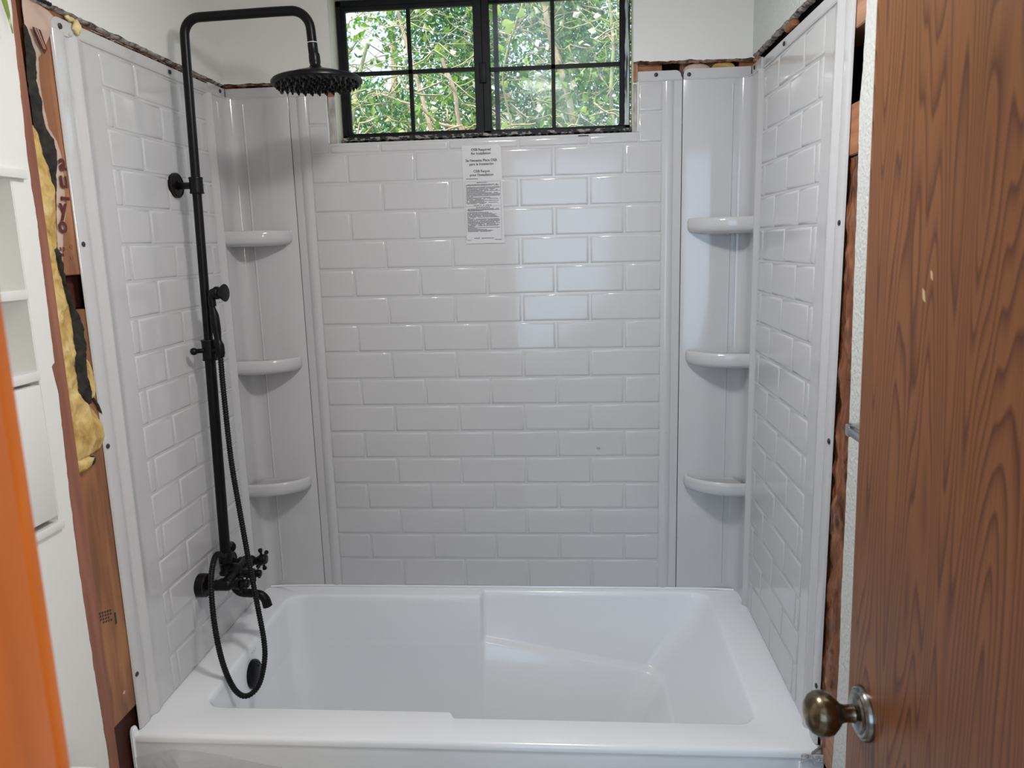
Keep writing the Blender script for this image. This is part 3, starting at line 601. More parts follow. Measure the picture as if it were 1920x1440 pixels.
# ================================================================== BATHTUB
tub = thing('bathtub', 'white acrylic alcove bathtub with integral armrests', 'bathtub', (0, -.38, FZ))
def contour(xl, xr, yf, yb, yfr, ybr, r, ns=26):
    """closed loop, counter-clockwise from front-left corner; front/back y may step near x=-.045"""
    def sm(x):
        t = min(1, max(0, (x+.053)/.016)); return t*t*(3-2*t)
    P = []; fx = np.concatenate([np.linspace(xl+r, -.058, ns)[:-1], np.linspace(-.058, -.032, 9), np.linspace(-.032, xr-r, ns)[1:]])
    fy = lambda x: yf+(yfr-yf)*sm(x)
    by = lambda x: yb+(ybr-yb)*sm(x)
    for x in fx: P.append((x, fy(x)))
    for a in np.linspace(-PI/2, 0, 9)[1:-1]: P.append((xr-r+r*math.cos(a), yfr+r+r*math.sin(a)))
    for y in np.linspace(yfr+r, ybr-r, 14): P.append((xr, y))
    for a in np.linspace(0, PI/2, 9)[1:-1]: P.append((xr-r+r*math.cos(a), ybr-r+r*math.sin(a)))
    for x in fx[::-1]: P.append((x, by(x)))
    for a in np.linspace(PI/2, PI, 9)[1:-1]: P.append((xl+r+r*math.cos(a), yb-r+r*math.sin(a)))
    for y in np.linspace(yb-r, yf+r, 14): P.append((xl, y))
    for a in np.linspace(PI, 1.5*PI, 9)[1:-1]: P.append((xl+r+r*math.cos(a), yf+r+r*math.sin(a)))
    return P
def arm(x):   # height of the armrest ledge, it sinks towards the right
    return -.150-.10*max(0, min(1, (x+.04)/.55))
L = []
def add(c, zf): L.append([(p[0], p[1], zf(p) if callable(zf) else zf) for p in c])
OUT = contour(-.7625, .7625, -.757, .012, -.757, .012, .010)
add(contour(-.7625, .7625, -.7625, -.0005, -.7625, -.0005, .012), -.016); add(contour(-.7625, .7625, -.7615, -.0005, -.7615, -.0005, .012), -.007); add(contour(-.760, .760, -.757, -.0005, -.757, -.0005, .012), -.0015); add(contour(-.752, .752, -.750, -.0008, -.750, -.0008, .012), .000)
add(contour(-.66, .657, -.655, -.056, -.677, -.018, .05), .000)
add(contour(-.655, .652, -.650, -.062, -.673, -.022, .05), -.0015)
add(contour(-.651, .648, -.646, -.066, -.669, -.026, .05), -.007)
add(contour(-.650, .643, -.645, -.067, -.668, -.027, .05), -.02)
rr = lambda p: max(arm(p[0]), -.26)
add(contour(-.640, .52, -.632, -.080, -.659, -.036, .06), lambda p: (rr(p)+.006))
add(contour(-.640, .515, -.632, -.080, -.655, -.040, .06), lambda p: rr(p)+.001)
add(contour(-.640, .510, -.632, -.081, -.642, -.060, .06), lambda p: rr(p)-.003)
add(contour(-.639, .506, -.631, -.081, -.638, -.066, .06), lambda p: rr(p)-.009)
add(contour(-.622, .425, -.612, -.100, -.612, -.098, .08), -.40)
add(contour(-.61, .405, -.600, -.112, -.600, -.112, .09), -.425)
add(contour(-.57, .39, -.565, -.150, -.565, -.150, .09), -.438)
add(contour(-.30, .10, -.45, -.26, -.45, -.26, .05), -.441)
m = MB(); R_ = [[m.bm.verts.new(p) for p in l] for l in L]
for A, B in zip(R_, R_[1:]):
    n = len(A)
    for i in range(n): m.bm.faces.new((A[i], A[(i+1) % n], B[(i+1) % n], B[i]))
m.bm.faces.new(R_[-1]); m.build('basin', TUB, tub, angle=55)
m = MB(); m.box((-.7615, -.7615, FZ+.002), (.7615, -.745, -.013), .003); m.build('apron', TUB, tub)
m = MB(); m.box((-.7615, -.745, FZ+.002), (-.750, -.002, -.016)); m.box((.750, -.745, FZ+.002), (.7615, -.002, -.016)); m.build('side_skirt', TUB, tub, smooth=False)
m = MB(); m.prism([(-.7640, FZ+.004), (-.7645, .000), (-.7625, .009), (-.7575, .015), (-.7505, .017), (-.7455, .013), (-.7435, .004), (-.7435, FZ+.004)], 0, -.7665, -.7560); bmesh.ops.bevel(m.bm, geom=m.bm.edges[:], offset=.0028, segments=3, affect='EDGES'); m.build('end_lip', TUB, tub)
m = MB(); m.tube(spline([(-.735, -.012, .003), (-.60, -.0035, .003), (0, -.003, .003), (.60, -.0035, .003), (.735, -.012, .003)], 8), .0035, 8); m.build('sealant_bead', TUB, tub)
# overflow cover
ov = MB(); c0 = Vector((-.6475, -.385, -.078)); axn = Vector((1, 0, .10)).normalized()
ov.lathe([(.039, -.004), (.040, .006), (.038, .012), (.033, .015), (.031, .013), (.028, .016), (.012, .019), (.001, .0195)], c0, axn, 36); ov = ov.build('overflow_cover', BLACK, tub)
for dy, dz in ((.012, .018), (-.008, -.016)):
    m = MB(); m.lathe([(.0035, 0), (.0035, .001), (.002, .002), (.001, .001)], c0+axn*.0165+Vector((0, dy, dz)), axn, 10); m.build('overflow_screw', SCREW, ov)
# small dash marks moulded in the rim, torn film at the right front corner
m = MB()
for k in range(3): m.tube([(-.648+.0003*k, -.375+.012*k, -.022), (-.648, -.370+.012*k, -.021)], .0006, 5)
m.tube([(-.655, -.615, -.002), (-.653, -.628, -.002), (-.650, -.632, -.002)], .0009, 5); m.build('print_mark', SCUFF, tub)
TORNF = noisy('torn_film', [(0.46, (.70, .71, .72)), (0.58, (.58, .58, .58)), (0.66, (.22, .20, .19)), (0.75, (.66, .66, .66))], (60, 60, 60), 7, .5, .7, .003)
m = MB(); m.grid(lambda u, v: Vector((.712+.052*v+.003*N(u*9, 2), -.7655-.004*abs(N(u*11, v*9, 4)), .012+(-.022+.010*N(v*9, 7)+.0)*u*2.0-.0)), 26, 22)
for v in m.bm.verts:
    if v.co.z > -.012: v.co.z = max(v.co.z, -.0)
m.bm.free(); m = MB(); m.grid(lambda u, v: Vector((.735+.030*v, -.7655+.03*u*v, .030*(1-u)*v-.020*u+.003*N(u*12, v*9, 3))), 18, 14)
m.grid(lambda u, v: Vector((.714+.048*v, -.7665-.003*abs(N(u*14, v*12, 4)), -.004-(.020+.010*N(v*8, 5))*u)), 18, 20); m.build('torn_film_scrap', TORNF, tub, angle=20)
m = MB(); m.box((.7125, -.7655, FZ+.01), (.7625, -.7612, -.024), .001); m.build('apron_end_strip', TUB, tub)

# protective film hanging on the apron
fm = MB()
def fn(u, v):
    x = -.755+.34*v; top = np.interp(x, [-.755, -.67, -.655, -.56, -.44, -.41], [-.052, -.029, -.026, -.040, -.064, -.068])
    z = top-(.20)*u; b = .014*math.exp(-((x+.645)/.024)**2-((z+.065)/.030)**2)
    return Vector((x, -.7665-b-.0035*abs(N(x*50, z*50, 1))-.002*abs(N(x*120, z*90, 4)), z))
fm.grid(fn, 50, 90); tag(fm.build('plastic_film', FILM, origin=(-.6, -.767, -.2), angle=180), 'clear crinkled protective plastic film on the left front of the bathtub', 'plastic film')

# ================================================================== SHOWER COLUMN
PY = -.350; c = thing('shower_column', 'black exposed-pipe shower column with rain head on the left wall', 'shower', (-.70, PY, .2))
pb = Vector((-.704, -.356, .255)); pt = Vector((-.6805, -.345, 1.60)); pm = pb.lerp(pt, .412)
m = MB(); m.tube([pb, pm], .0138, 20); m.build('lower_pipe', BLACK, c)
arc = [pm, pb.lerp(pt, .97)]; cx = Vector((-.640, -.345, 1.585)); e = pb.lerp(pt, .975)
path = [pm, e]+[Vector((-.640-.0405*math.cos(a), -.345, 1.587+.0405*math.sin(a))) for a in np.linspace(.15, PI/2, 10)]+[Vector((-.56, -.345, 1.629)), Vector((-.45, -.345, 1.631)), Vector((-.420, -.345, 1.631))]+[Vector((-.413+.045*math.sin(a), -.345, 1.586+.045*math.cos(a))) for a in np.linspace(.1, PI/2, 10)]+[Vector((-.3665, -.345, 1.556))]
m = MB(); m.tube(path, .0112, 20); m.build('riser_pipe', BLACK, c)
m = MB(); m.lathe([(.0115, 0), (.0118, .003), (.0118, .024), (.0095, .028), (.0095, .034)], (-.3665, -.345, 1.558), (.05, 0, -1), 20); m.build('arm_nut', BLACK, c)
m = MB(); m.lathe([(.0117, 0), (.0119, .0008), (.0119, .0016)], (-.3665, -.345, 1.5585), (.05, 0, -1), 20); m.build('white_washer', CUT, c)
hd = MB(); hd.lathe([(.0125, .0), (.0135, .006), (.0135, .020), (.012, .026), (.016, .032), (.030, .037), (.060, .045), (.085, .054), (.104, .058), (.108, .062), (.108, .068), (.104, .071), (.05, .070), (.001, .070)], (-.364, -.345, 1.533), (.035, 0, -1), 48); hd = hd.build('rain_head', BLACK, c, angle=50)
m = MB()
ax = Vector((.035, 0, -1)).normalized(); q = ax.to_track_quat('Z', 'Y'); o_ = Vector((-.364, -.345, 1.533))+ax*.069
for ring, cnt in ((.096, 34), (.080, 28), (.063, 22), (.046, 16), (.028, 10), (.012, 5)):
    for k in range(cnt):
        a = 2*PI*k/cnt+ring*30; m.lathe([(.0035, 0), (.0032, .005), (.0022, .009), (.001, .0095)], o_+q @ Vector((ring*math.cos(a), ring*math.sin(a), 0)), ax, 7)
nz = m.build('nozzles', BLACK, hd); nz['kind'] = 'stuff'
# wall bracket
bz = 1.236
pc = pb.lerp(pt, (bz-.255)/1.345)
m = MB(); m.lathe([(.0165, -.020), (.0172, -.019), (.0172, -.016), (.0162, -.015), (.0162, .015), (.0172, .016), (.0172, .019), (.0165, .020)], pc, (0, 0, 1), 24); m.build('bracket_collar', BLACK, c)
m = MB(); m.tube([(-.752, -.3355, 1.238), (pc.x-.01, pc.y, 1.236)], .0085, 16); m.build('bracket_arm', BLACK, c)
def flange(y, z, th, r, nm='wall_flange'):
    m = MB(); m.lathe([(r, 0), (r, th-.003), (r-.0015, th), (r-.004, th+.001), (r-.006, th-.001), (.012, th), (.0115, th+.004)], (-.7515, y, z), (1, 0, 0), 40); f = m.build(nm, BLACK, c)
    m = MB(); m.lathe([(r-.001, 0), (r+.0003, .0006), (r+.0003, .0012), (r-.001, .0018)], (-.7515+th-.0035, y, z), (1, 0, 0), 40); m.build('bronze_rim', BRZ, f)
flange(-.334, 1.239, .011, .031)
flange(-.425, .203, .026, .031); flange(-.275, .203, .026, .031)
# slide holder for the hand shower
hz = .822; ph = pb.lerp(pt, (hz-.255)/1.345)
m = MB(); m.lathe([(.0185, -.027), (.0192, -.026), (.0192, -.023), (.0180, -.022), (.0180, .022), (.0192, .023), (.0192, .026), (.0185, .027)], ph, (0, 0, 1), 24); m.lathe([(.006, 0), (.006, .016), (.009, .02), (.0095, .026), (.007, .031), (.001, .033)], ph+Vector((-.010, -.012, 0)), (-.75, -.65, 0), 18); m.tube([ph+Vector((.01, -.004, -.002)), ph+Vector((.034, -.012, .004))], .008, 12); m.build('slide_holder', BLACK, c)
# valve body
m = MB()
for y in (-.425, -.275):
    s = -.018 if y < -.35 else .018
    m.lathe([(.010, 0), (.010, .02), (.0145, .022), (.0145, .036), (.012, .038)], (-.728, y, .203), (1, 0, 0), 20)
    m.lathe([(.0145, 0), (.0165, .004), (.0165, .026), (.0145, .030), (.011, .034), (.011, .044), (.0135, .046), (.0135, .056), (.009, .058)], (-.694, y, .205), (1, 0, .03), 24)
m.tube(spline([(-.686, -.425, .205), (-.682, -.395, .203), (-.684, -.350, .206), (-.682, -.305, .206), (-.686, -.275, .206)], 6), .0150, 16)
m.ball((-.688, -.350, .208), .024, 3); m.lathe([(.019, 0), (.020, .004), (.015, .012), (.015, .030), (.0185, .034), (.0185, .060), (.0165, .064)], (-.7055, -.3565, .205), tuple(pt-pb), 24)
m.build('valve_body', BLACK, c)
def cross(o, ax, rot, s=1.0, nm='cross_handle'):
    ax = Vector(ax).normalized(); q = ax.to_track_quat('Z', 'Y'); m = MB(); o = Vector(o)
    m.lathe([(.0095*s, 0), (.0105*s, .003), (.0135*s, .006), (.0150*s, .010), (.0150*s, .022), (.0125*s, .026), (.010*s, .027)], o, ax, 20)
    for k in range(4):
        a = rot+k*PI/2; d = q @ Vector((math.cos(a), math.sin(a), 0)); b = o+ax*.014
        m.tube([b+d*.010*s, b+d*.018*s, b+d*.024*s, b+d*.029*s, b+d*.034*s, b+d*.037*s], [.0045*s, .0032*s, .0036*s, .0062*s, .0060*s, .002*s], 12)
    h = m.build(nm, BLACK, c); return h
cross((-.640, -.425, .208), (1, 0, .02), .35, .8); cross((-.652, -.275, .211), (1, 0, .02), .25)
# diverter with its own handle, in the middle
m = MB(); m.lathe([(.015, 0), (.015, .016), (.0115, .020), (.0115, .034), (.014, .036), (.014, .046), (.009, .049)], (-.682, -.350, .203), (1, 0, .0), 20); m.build('diverter', BLACK, c)
cross((-.638, -.350, .203), (1, 0, 0), .7, .68, 'diverter_handle')
m = MB(); m.lathe([(.0035, 0), (.004, .016), (.0065, .020), (.013, .022), (.0155, .026), (.0155, .033), (.012, .036), (.001, .037)], (-.715, -.305, .268), (.45, -.85, .12), 20); m.tube([(-.70, -.340, .245), (-.715, -.305, .268)], .006, 10); m.build('side_knob', BLACK, c)
# spout
m = MB(); sp = spline([(-.690, -.350, .190), (-.688, -.350, .165), (-.674, -.351, .149), (-.650, -.352, .146), (-.632, -.353, .145), (-.616, -.353, .141), (-.605, -.353, .128), (-.600, -.353, .108)], 6); n = len(sp)
m.tube(sp, [.0135-.0035*i/n if i < n*.6 else .0114+.00010*(i-n*.6) for i in range(n)], 18); m.lathe([(.003, 0), (.003, .002), (.001, .0025)], (-.662, -.3625, .150), (0, -1, 0), 10); m.build('spout', BLACK, c)
# flexible hose, ribbed
hp = spline([(-.657, -.370, .812), (-.653, -.380, .709), (-.646, -.390, .540), (-.631, -.400, .398), (-.609, -.420, .258), (-.588, -.440, .147), (-.571, -.460, .067), (-.568, -.475, .015), (-.583, -.490, -.045), (-.610, -.510, -.063), (-.633, -.525, -.031), (-.648, -.540, .052), (-.658, -.540, .154), (-.667, -.520, .245), (-.678, -.480, .284), (-.692, -.425, .290), (-.700, -.380, .262)], 24)
# resample evenly and rib it
d = [0]
for a, b in zip(hp, hp[1:]): d.append(d[-1]+(b-a).length)
nn = int(d[-1]/.0016); arr = np.array([tuple(p) for p in hp]); s_ = np.linspace(0, d[-1], nn)
rp = [Vector((np.interp(t, d, arr[:, 0]), np.interp(t, d, arr[:, 1]), np.interp(t, d, arr[:, 2]))) for t in s_]
m = MB(); m.tube(rp, [(.0078, .0070, .0060, .0070)[i % 4] for i in range(nn)], 10); m.build('flexible_hose', BLACK, c, angle=180)
# hand shower resting in the holder
hs = thing('hand_shower', 'black telephone-style hand shower resting in the slide holder', 'hand shower', (-.655, -.370, .812))
m = MB(); m.tube([(-.656, -.370, .805), (-.656, -.370, .815), (-.657, -.369, .835), (-.658, -.369, .838), (-.658, -.369, .846), (-.660, -.368, .850), (-.662, -.367, .875), (-.664, -.366, .900), (-.665, -.365, .915), (-.667, -.364, .930), (-.668, -.364, .940)], [.009, .0115, .0115, .0115, .008, .0085, .0112, .0118, .0105, .0065, .0055], 18); m.build('handle', BLACK, hs)
m = MB(); m.tube(spline([(-.668, -.364, .936), (-.668, -.364, .955), (-.664, -.3635, .966), (-.655, -.363, .969), (-.645, -.3625, .969)], 5), .0098, 16); m.lathe([(.013, 0), (.0165, .004), (.0165, .010), (.014, .013), (.0165, .020), (.0215, .026), (.0225, .029), (.020, .030), (.001, .029)], (-.660, -.363, .969), (1, -.1, 0), 28); m.ball((-.661, -.363, .968), .0135, 3); m.build('head', BLACK, hs)

# ================================================================== LABEL ON THE BACK PANEL
lb = thing('instruction_label', 'white printed instruction label on the back panel below the window', 'label', (-.003, -.0045, 1.075))
m = MB(); zb, ztp = 1.076, 1.352
def fn(u, v): 
    x = -.0600+.1125*v+.004*(1-u)
    return Vector((x-.002, -.0046-.0003*N(x*30, u*5), zb+(ztp-zb)*u-(.006*max(0, v-.93)/.07 if u > .98 else 0)))
m.grid(fn, 30, 14); m.build('label_sheet', LABELP, lb)
RB = (PI/2, 0, 0)
for s, z in (('OSB Required', 1.3365), ('for Installation', 1.3262), ('Se Necesita Placa OSB', 1.3070), ('para la Instalación', 1.2968), ('OSB Requis', 1.2770), ('pour l\'installation', 1.2668)):
    text(s, .0098, (-.0065, -.0052, z), RB, INK, lb, bold=.00012)
m = MB()
def row(z, x0, x1, h=.0014, seed=0, dens=.75):
    r2 = random.Random(int(z*1e5)+seed); x = x0
    while x < x1:
        wd = r2.uniform(.0016, .006)
        if r2.random() < dens+.2: m.box((x, -.0051, z), (min(x+wd, x1), -.0049, z+h))
        x += wd+r2.uniform(.0004, .0010)
row(1.2585, -.052, -.018, .0016)
row(1.2475, -.022, .010, .0016); row(1.2425, -.050, .038); row(1.2398, -.054, .042)
z = 1.235
for i, e in enumerate([.045, .045, .030, .038, .045, .002, .045, .045, .045, .045, -.034, .018, .045, -.002, .040, -.002, .038, .0]):
    row(z, -.053, e, .0013); z -= .0027
row(1.1840, -.034, .022, .0015); row(1.1780, -.026, .014, .0016); row(1.1740, -.050, .040); row(1.1712, -.052, .042); row(1.1685, -.050, -.006)
z = 1.1640
for i, e in enumerate([.010, .020, .034, .028, .034, .040, -.034, .040, .042, .042, .036, .042, .030, .042, .042, -.032, .042, -.020, .004, .022, .016]):
    row(z, -.052, e, .0013); z -= .0027
row(1.0905, -.034, .024, .0015); row(1.0855, -.054, -.044, .0012); row(1.0862, .026, .046, .0014)
for z in (1.2515, 1.1815): m.box((-.056, -.0051, z), (.047, -.0049, z+.0004))
m.box((-.0565, -.0051, 1.088), (-.0561, -.0049, 1.2519)); m.box((.0466, -.0051, 1.088), (.0470, -.0049, 1.2519))
fp = m.build('fine_print', INK, lb, smooth=False)

# ================================================================== DOOR
da = math.radians(0); dx = .617; ye = -1.262
dd = bpy.data.objects.new
m = MB(); m.box((0, -.66, FZ+.01), (.035, 0, 1.525), .0015, 1); dl = m.build('door_1', DOORM, origin=(0, 0, 0)); struct(dl); dl['label'] = 'open wood-grain door at the right edge'
dl.location = (dx, ye, 0); dl.rotation_euler = (0, math.radians(-.92), math.radians(.6))
def onb(mb, name, mat, par):
    o = mb.build(name, mat); o.parent = par; return o
kz, ky = .462, -.055
m = MB(); m.lathe([(.0345, 0), (.0345, .004), (.0325, .007), (.0305, .0065), (.0290, .009), (.0255, .009), (.0235, .0115), (.015, .0125), (.012, .014)], (0, ky, kz), (-1, 0, 0), 44); ro = onb(m, 'rosette', ROSEM, dl)
m = MB(); m.lathe([(.0135, .010), (.0115, .015), (.0108, .024), (.0125, .030), (.0200, .036), (.0265, .043), (.0288, .051), (.0280, .060), (.0235, .068), (.015, .0735), (.006, .0755), (.001, .0758)], (0, ky, kz), (-1, 0, 0), 44); onb(m, 'door_knob', ABRASS, dl)
CHIPW = simple('bare_wood_chip', (.62, .42, .26), .8)
m = MB()
for y, z, s in ((-.154, 1.005, .007), (-.168, 1.026, .005)):
    m.prism([(y-s*.5, z-s), (y+s*.35, z-s*.5), (y+s*.6, z+s), (y-s*.1, z+s*.6)], 0, -.0006, .0002)
onb(m, 'paint_chip', CHIPW, dl)
# towel bar on the right wall, mostly hidden by the door
tb = thing('towel_bar', 'brushed chrome towel bar end on the right wall behind the door edge', 'towel bar', (RX, -.97, .743))
m = MB(); m.box((RX-.008, -.960, .722), (RX-.0005, -.925, .757), .003); m.build('wall_plate', CHROME, tb)
m = MB(); m.box((RX-.040, -.953, .733), (RX-.008, -.935, .754), .003); m.build('post', CHROME, tb)
m = MB(); m.box((RX-.040, -1.38, .736), (RX-.027, -.952, .751), .002); m.build('bar', CHROME, tb)
m = MB(); m.box((RX-.040, -1.40, .733), (RX-.0005, -1.378, .754), .003); m.build('post', CHROME, tb)

# ================================================================== TOILET (only the tank lid shows) AND HOUSEPLANT
to = thing('toilet', 'white porcelain toilet tank at the bottom left below the wall shelves', 'toilet', (-.63, -1.33, FZ))
def rrect(x0, x1, y0, y1, r, n=6):
    P = []
    for cx, cy, s in ((x1-r, y1-r, 0), (x0+r, y1-r, .5*PI), (x0+r, y0+r, PI), (x1-r, y0+r, 1.5*PI)):
        for k in range(n+1): P.append((cx+r*math.cos(s+k*PI/2/n), cy+r*math.sin(s+k*PI/2/n)))
    return P
def stack(m, sections):
    R = [[m.bm.verts.new((p[0], p[1], z)) for p in rrect(*q)] for q, z in sections]; n = len(R[0])
    for A, B in zip(R, R[1:]):
        for i in range(n): m.bm.faces.new((A[i], A[(i+1) % n], B[(i+1) % n], B[i]))
    m.bm.faces.new(R[0]); m.bm.faces.new(R[-1])
m = MB(); stack(m, [((-.762, -.545, -1.53, -1.17, .04), -.12), ((-.763, -.535, -1.55, -1.155, .04), .185)]); m.build('tank', PORC, to)
m = MB(); stack(m, [((-.764, -.530, -1.560, -1.150, .045), .186), ((-.764, -.523, -1.566, -1.144, .05), .192), ((-.764, -.523, -1.566, -1.144, .05), .212), ((-.764, -.527, -1.562, -1.148, .05), .220), ((-.76, -.545, -1.545, -1.165, .045), .224)]); m.build('tank_lid', PORC, to)
m = MB(); stack(m, [((-.70, -.25, -1.46, -1.24, .08), FZ+.001), ((-.70, -.28, -1.45, -1.25, .08), FZ+.15), ((-.70, -.15, -1.52, -1.18, .15), -.13), ((-.68, -.06, -1.53, -1.17, .16), -.10)]); m.build('bowl', PORC, to)
m = MB(); stack(m, [((-.54, -.055, -1.53, -1.17, .17), -.099), ((-.54, -.05, -1.535, -1.165, .17), -.085), ((-.54, -.05, -1.535, -1.165, .17), -.072)]); m.build('seat_lid', PORC, to)
pl = thing('hanging_houseplant', 'green leaf of a wall-hung houseplant at the top left corner', 'houseplant', (-.72, -.97, 1.60))
m = MB(); m.lathe([(.001, 0), (.028, 0), (.036, .06), (.040, .062), (.040, .075), (.035, .075), (.034, .068), (.001, .066)], (-.722, -.97, 1.60), (0, 0, 1), 24); m.build('pot', TERRA, pl)
def blade(m, pts, wmax, nrm=(1, 0, 0)):
    P = spline(pts, 5); n = len(P); nr = Vector(nrm); V = []
    for i, p in enumerate(P):
        t = (P[min(i+1, n-1)]-P[max(i-1, 0)]).normalized(); s = t.cross(nr).normalized(); wd = wmax*math.sin(PI*min(.97, .08+.92*(i/(n-1))))**.8
        V.append([m.bm.verts.new(p-s*wd), m.bm.verts.new(p+nr*(-.002)), m.bm.verts.new(p+s*wd)])
    for A, B in zip(V, V[1:]):
        for k in range(2): m.bm.faces.new((A[k], A[k+1], B[k+1], B[k]))
for pts, wd in (([(-.722, -.965, 1.665), (-.722, -.935, 1.64), (-.722, -.915, 1.56), (-.720, -.903, 1.50), (-.718, -.896, 1.452)], .010), ([(-.72, -.975, 1.665), (-.70, -1.01, 1.68), (-.70, -1.03, 1.62), (-.70, -1.04, 1.55)], .009), ([(-.72, -.97, 1.665), (-.69, -.95, 1.72), (-.67, -.93, 1.74), (-.65, -.91, 1.71)], .009), ([(-.72, -.97, 1.665), (-.71, -.92, 1.70), (-.71, -.87, 1.69), (-.71, -.83, 1.66)], .008)):
    m = MB(); blade(m, pts, wd); m.build('leaf', GREEN, pl)
# ceiling lamp above the frame
cl = thing('ceiling_lamp', 'round opal ceiling lamp over the bathroom', 'lamp', (.14, -1.0, CZ))
m = MB(); m.lathe([(.11, 0), (.115, .01), (.115, .02), (.10, .022)], (.14, -1.0, CZ-.0005), (0, 0, -1), 40); m.build('base', CHROME, cl)
m = MB(); m.lathe([(.098, .018), (.092, .04), (.075, .06), (.05, .072), (.02, .078), (.001, .079)], (.14, -1.0, CZ), (0, 0, -1), 40); m.build('shade', OPAL, cl)

# ================================================================== GARDEN OUTSIDE THE WINDOW
m = MB(); m.box((-12, .14, FZ-.5), (12, 25, FZ-.05)); struct(m.build('ground', SOIL, smooth=False))
def leaf_cloud(name, mat, n, boxes, size, parent, dens=None, elong=1.0):
    """scatter of folded leaves; four triangles each"""
    V = np.zeros((n, 6, 3)); k = 0; cnt = 0
    tmpl = np.array([(0, 0, 0), (-.36, .35, .10), (.36, .35, .10), (0, .45, -.03), (-.0, 1.0, .0), (0, .45, -.03)])
    P = []
    while len(P) < n:
        b = boxes[rng.integers(len(boxes))]; p = np.array([rng.uniform(b[0], b[1]), rng.uniform(b[2], b[3]), rng.uniform(b[4], b[5])])
        if dens is None or rng.random() < dens(p): P.append(p)
    P = np.array(P); q = rng.normal(size=(n, 4)); q /= np.linalg.norm(q, axis=1)[:, None]
    w_, x_, y_, z_ = q.T
    Rm = np.stack([np.stack([1-2*(y_*y_+z_*z_), 2*(x_*y_-z_*w_), 2*(x_*z_+y_*w_)], 1), np.stack([2*(x_*y_+z_*w_), 1-2*(x_*x_+z_*z_), 2*(y_*z_-x_*w_)], 1), np.stack([2*(x_*z_-y_*w_), 2*(y_*z_+x_*w_), 1-2*(x_*x_+y_*y_)], 1)], 1)
    sc = rng.uniform(.6, 1.3, n)*size; t = tmpl[:5].copy(); t[:, 0] *= elong
    pts = np.einsum('nij,kj->nki', Rm, t)*sc[:, None, None]+P[:, None, :]
    F = np.array([(0, 3, 1), (0, 2, 3), (1, 3, 4), (3, 2, 4)])
    fs = (F[None]+(np.arange(n)*5)[:, None, None]).reshape(-1, 3)
    me = bpy.data.meshes.new(name); me.from_pydata(pts.reshape(-1, 3).tolist(), [], fs.tolist()); me.materials.append(mat)
    o = bpy.data.objects.new(name, me); C.objects.link(o); o['kind'] = 'stuff'
    if parent: o.parent = parent; o.matrix_parent_inverse = Matrix.Translation(-wloc(parent))
    return o
def dfn(freq, thr, seed, soft=.25):
    def f(p): return min(1, max(0.02, (N(p[0]*freq+seed, p[1]*freq, p[2]*freq)-thr)/soft))
    return f
def branch(m, p0, p1, r0, r1, wob, seed, n=14, side=5):
    P = []
    for i in range(n+1):
        t = i/n; P.append(Vector(p0).lerp(Vector(p1), t)+Vector((N(t*3, seed), N(t*3, seed+5)*.6, N(t*3, seed+9)))*wob*math.sin(PI*t))
    m.tube(P, [r0+(r1-r0)*i/n for i in range(n+1)], side)
hd_ = thing('conifer_hedge', 'dense blue-green hedge filling the view behind the shrubs', 'hedge', (0, 2.4, FZ))
def skyhole(p):   # the ray leaves through an opening in the hedge crown at the upper left
    return 0.05 if ((p[0]+.98)/.24)**2+((p[2]-2.42)/.40)**2 < 1 else 1
f0 = dfn(2.6, -.34, 3, .3)
leaf_cloud('needle_foliage', LEAFB, 120000, [(-1.7, 1.4, 2.0, 2.8, 1.1, 2.9)], .030, hd_, lambda p: f0(p)*skyhole(p), .75)
for i in range(7):
    m = MB(); x = -1.8+.5*i; branch(m, (x, 2.4, FZ-.05), (x+.25*N(i, 3), 2.4, 2.7), .045, .012, .25, i*3, 16, 8); m.build('trunk', TWIG, hd_)
sh = thing('twiggy_shrub', 'tangled shrub of tan twigs and green leaves right outside the window', 'shrub', (-.2, 1.3, FZ))
f1 = dfn(3.2, -.02, 13, .2)
leaf_cloud('leaf_mass', LEAFG, 3400, [(-1.3, 1.0, 1.0, 1.7, 1.1, 2.6)], .042, sh, f1, .9)
leaf_cloud('bracts', BLOSS, 420, [(-1.2, .9, 1.0, 1.5, 1.3, 2.5)], .035, sh, dfn(4, .1, 43, .2))
big = [((-.95, 1.3, .9), (-.62, 1.2, 1.95), .018, .008), ((-.20, 1.25, .9), (-.52, 1.2, 2.25), .014, .006), ((.35, 1.4, .8), (.12, 1.35, 2.45), .022, .010), ((-.78, 1.1, 1.45), (.02, 1.1, 1.56), .007, .009), ((-.12, 1.15, 1.30), (-.28, 1.1, 1.85), .011, .008), ((.0, 1.2, 1.5), (-.55, 1.1, 1.72), .008, .005), ((.48, 1.3, 1.0), (.42, 1.3, 2.2), .012, .006), ((-.25, .75, 1.46), (.12, .75, 1.52), .004, .003), ((-1.05, 1.2, 1.2), (-.6, 1.15, 1.6), .009, .005), ((.1, .72, 1.42), (.30, .70, 1.50), .005, .003)]
for i, (a, b, r0, r1) in enumerate(big):
    m = MB(); branch(m, a, b, r0, r1, .06, i*7, 16, 8); m.build('branch', TWIG if i % 3 else TWIGG, sh)
m = MB(); m2 = MB(); R2 = random.Random(5)
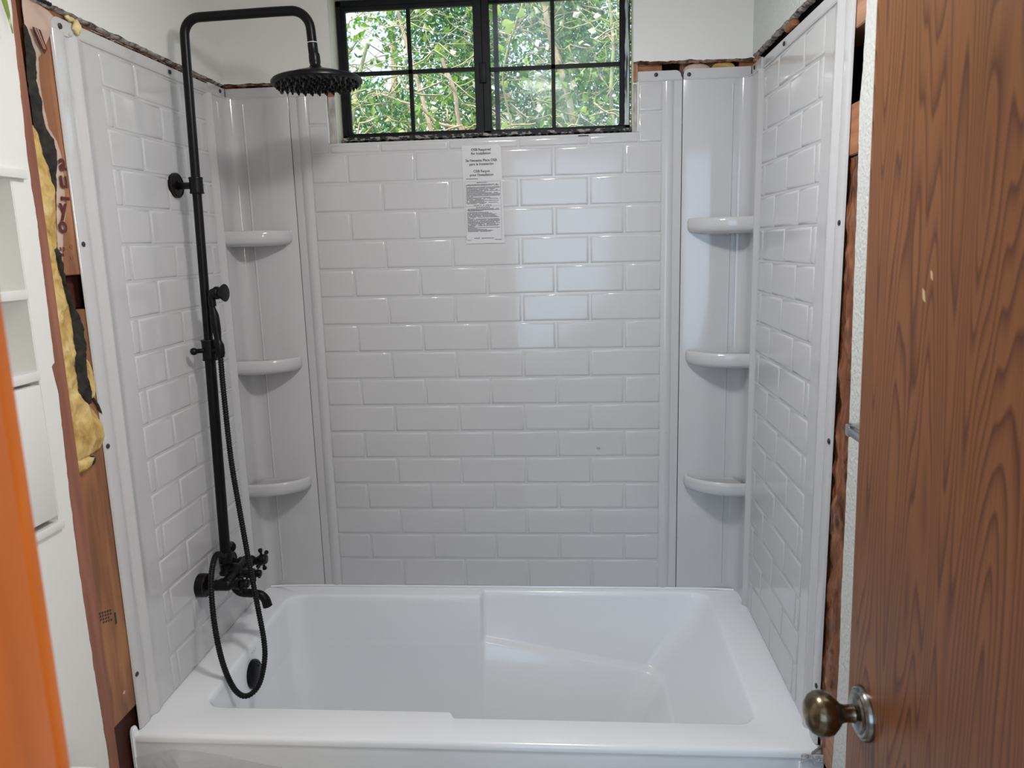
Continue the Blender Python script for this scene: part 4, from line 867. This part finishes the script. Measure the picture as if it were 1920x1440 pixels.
for i in range(520):
    x = R2.uniform(-1.1, .8); y = R2.uniform(.9, 1.7); z = R2.uniform(1.25, 2.4); a = R2.uniform(0, 2*PI); l_ = R2.uniform(.12, .5); e = R2.uniform(-.7, .9)
    branch(m if i % 2 else m2, (x, y, z), (x+l_*math.cos(a), y+.3*l_*math.sin(a), z+l_*e), R2.uniform(.0018, .0048), .0010, .10, i, 8, 4)
o = m.build('twigs', TWIG, sh, angle=180); o['kind'] = 'stuff'; o = m2.build('green_twigs', TWIGG, sh, angle=180); o['kind'] = 'stuff'
# vine with large heart-shaped leaves close to the right sash
vn = thing('vine', 'lime green vine with large heart-shaped leaves behind the right window sash', 'vine', (.10, .45, 1.2))
m = MB(); m.tube(spline([(.02, .45, 1.2), (.05, .42, 1.45), (.03, .40, 1.62), (.08, .38, 1.78), (.14, .36, 1.9)], 6), .003, 6); m.build('stem', TWIGG, vn)
def heart(c, s, a, tilt):
    m = MB(); n = 20; cen = m.bm.verts.new((0, 0, .12)); ring = []
    for k in range(n):
        t = 2*PI*k/n; x = .62*math.sin(t)**3*1.0; y = .62*(13*math.cos(t)-5*math.cos(2*t)-2*math.cos(3*t)-math.cos(4*t))/16
        ring.append(m.bm.verts.new((x, y, -.10*abs(x)+.02*N(k*.7))))
    for k in range(n): m.bm.faces.new((cen, ring[k], ring[(k+1) % n]))
    R = Matrix.Translation(Vector(c)) @ Matrix.Rotation(tilt, 4, 'Z') @ Matrix.Rotation(PI/2, 4, 'X') @ Matrix.Rotation(a, 4, 'Z') @ Matrix.Scale(s, 4)
    bmesh.ops.transform(m.bm, matrix=R, verts=m.bm.verts); m.build('leaf', LEAFY, vn, angle=180)
RR = random.Random(3)
for c_, s, a in (((.055, .36, 1.765), .040, 1.9), ((.020, .38, 1.815), .026, 1.2), ((.098, .36, 1.80), .026, 1.0), ((.02, .40, 1.71), .024, 3.4), ((.035, .42, 1.60), .020, 2.6), ((.03, .43, 1.47), .024, 2.9), ((.06, .43, 1.43), .020, .4), ((.16, .50, 1.455), .020, 2.0), ((.30, .55, 1.53), .020, .5), ((.33, .56, 1.50), .018, 2.2), ((.36, .55, 1.47), .020, 4.0), ((.20, .5, 1.45), .022, 5.0), ((.27, .55, 1.46), .018, 1.0)):
    heart(c_, s, a, RR.uniform(-.6, .6))
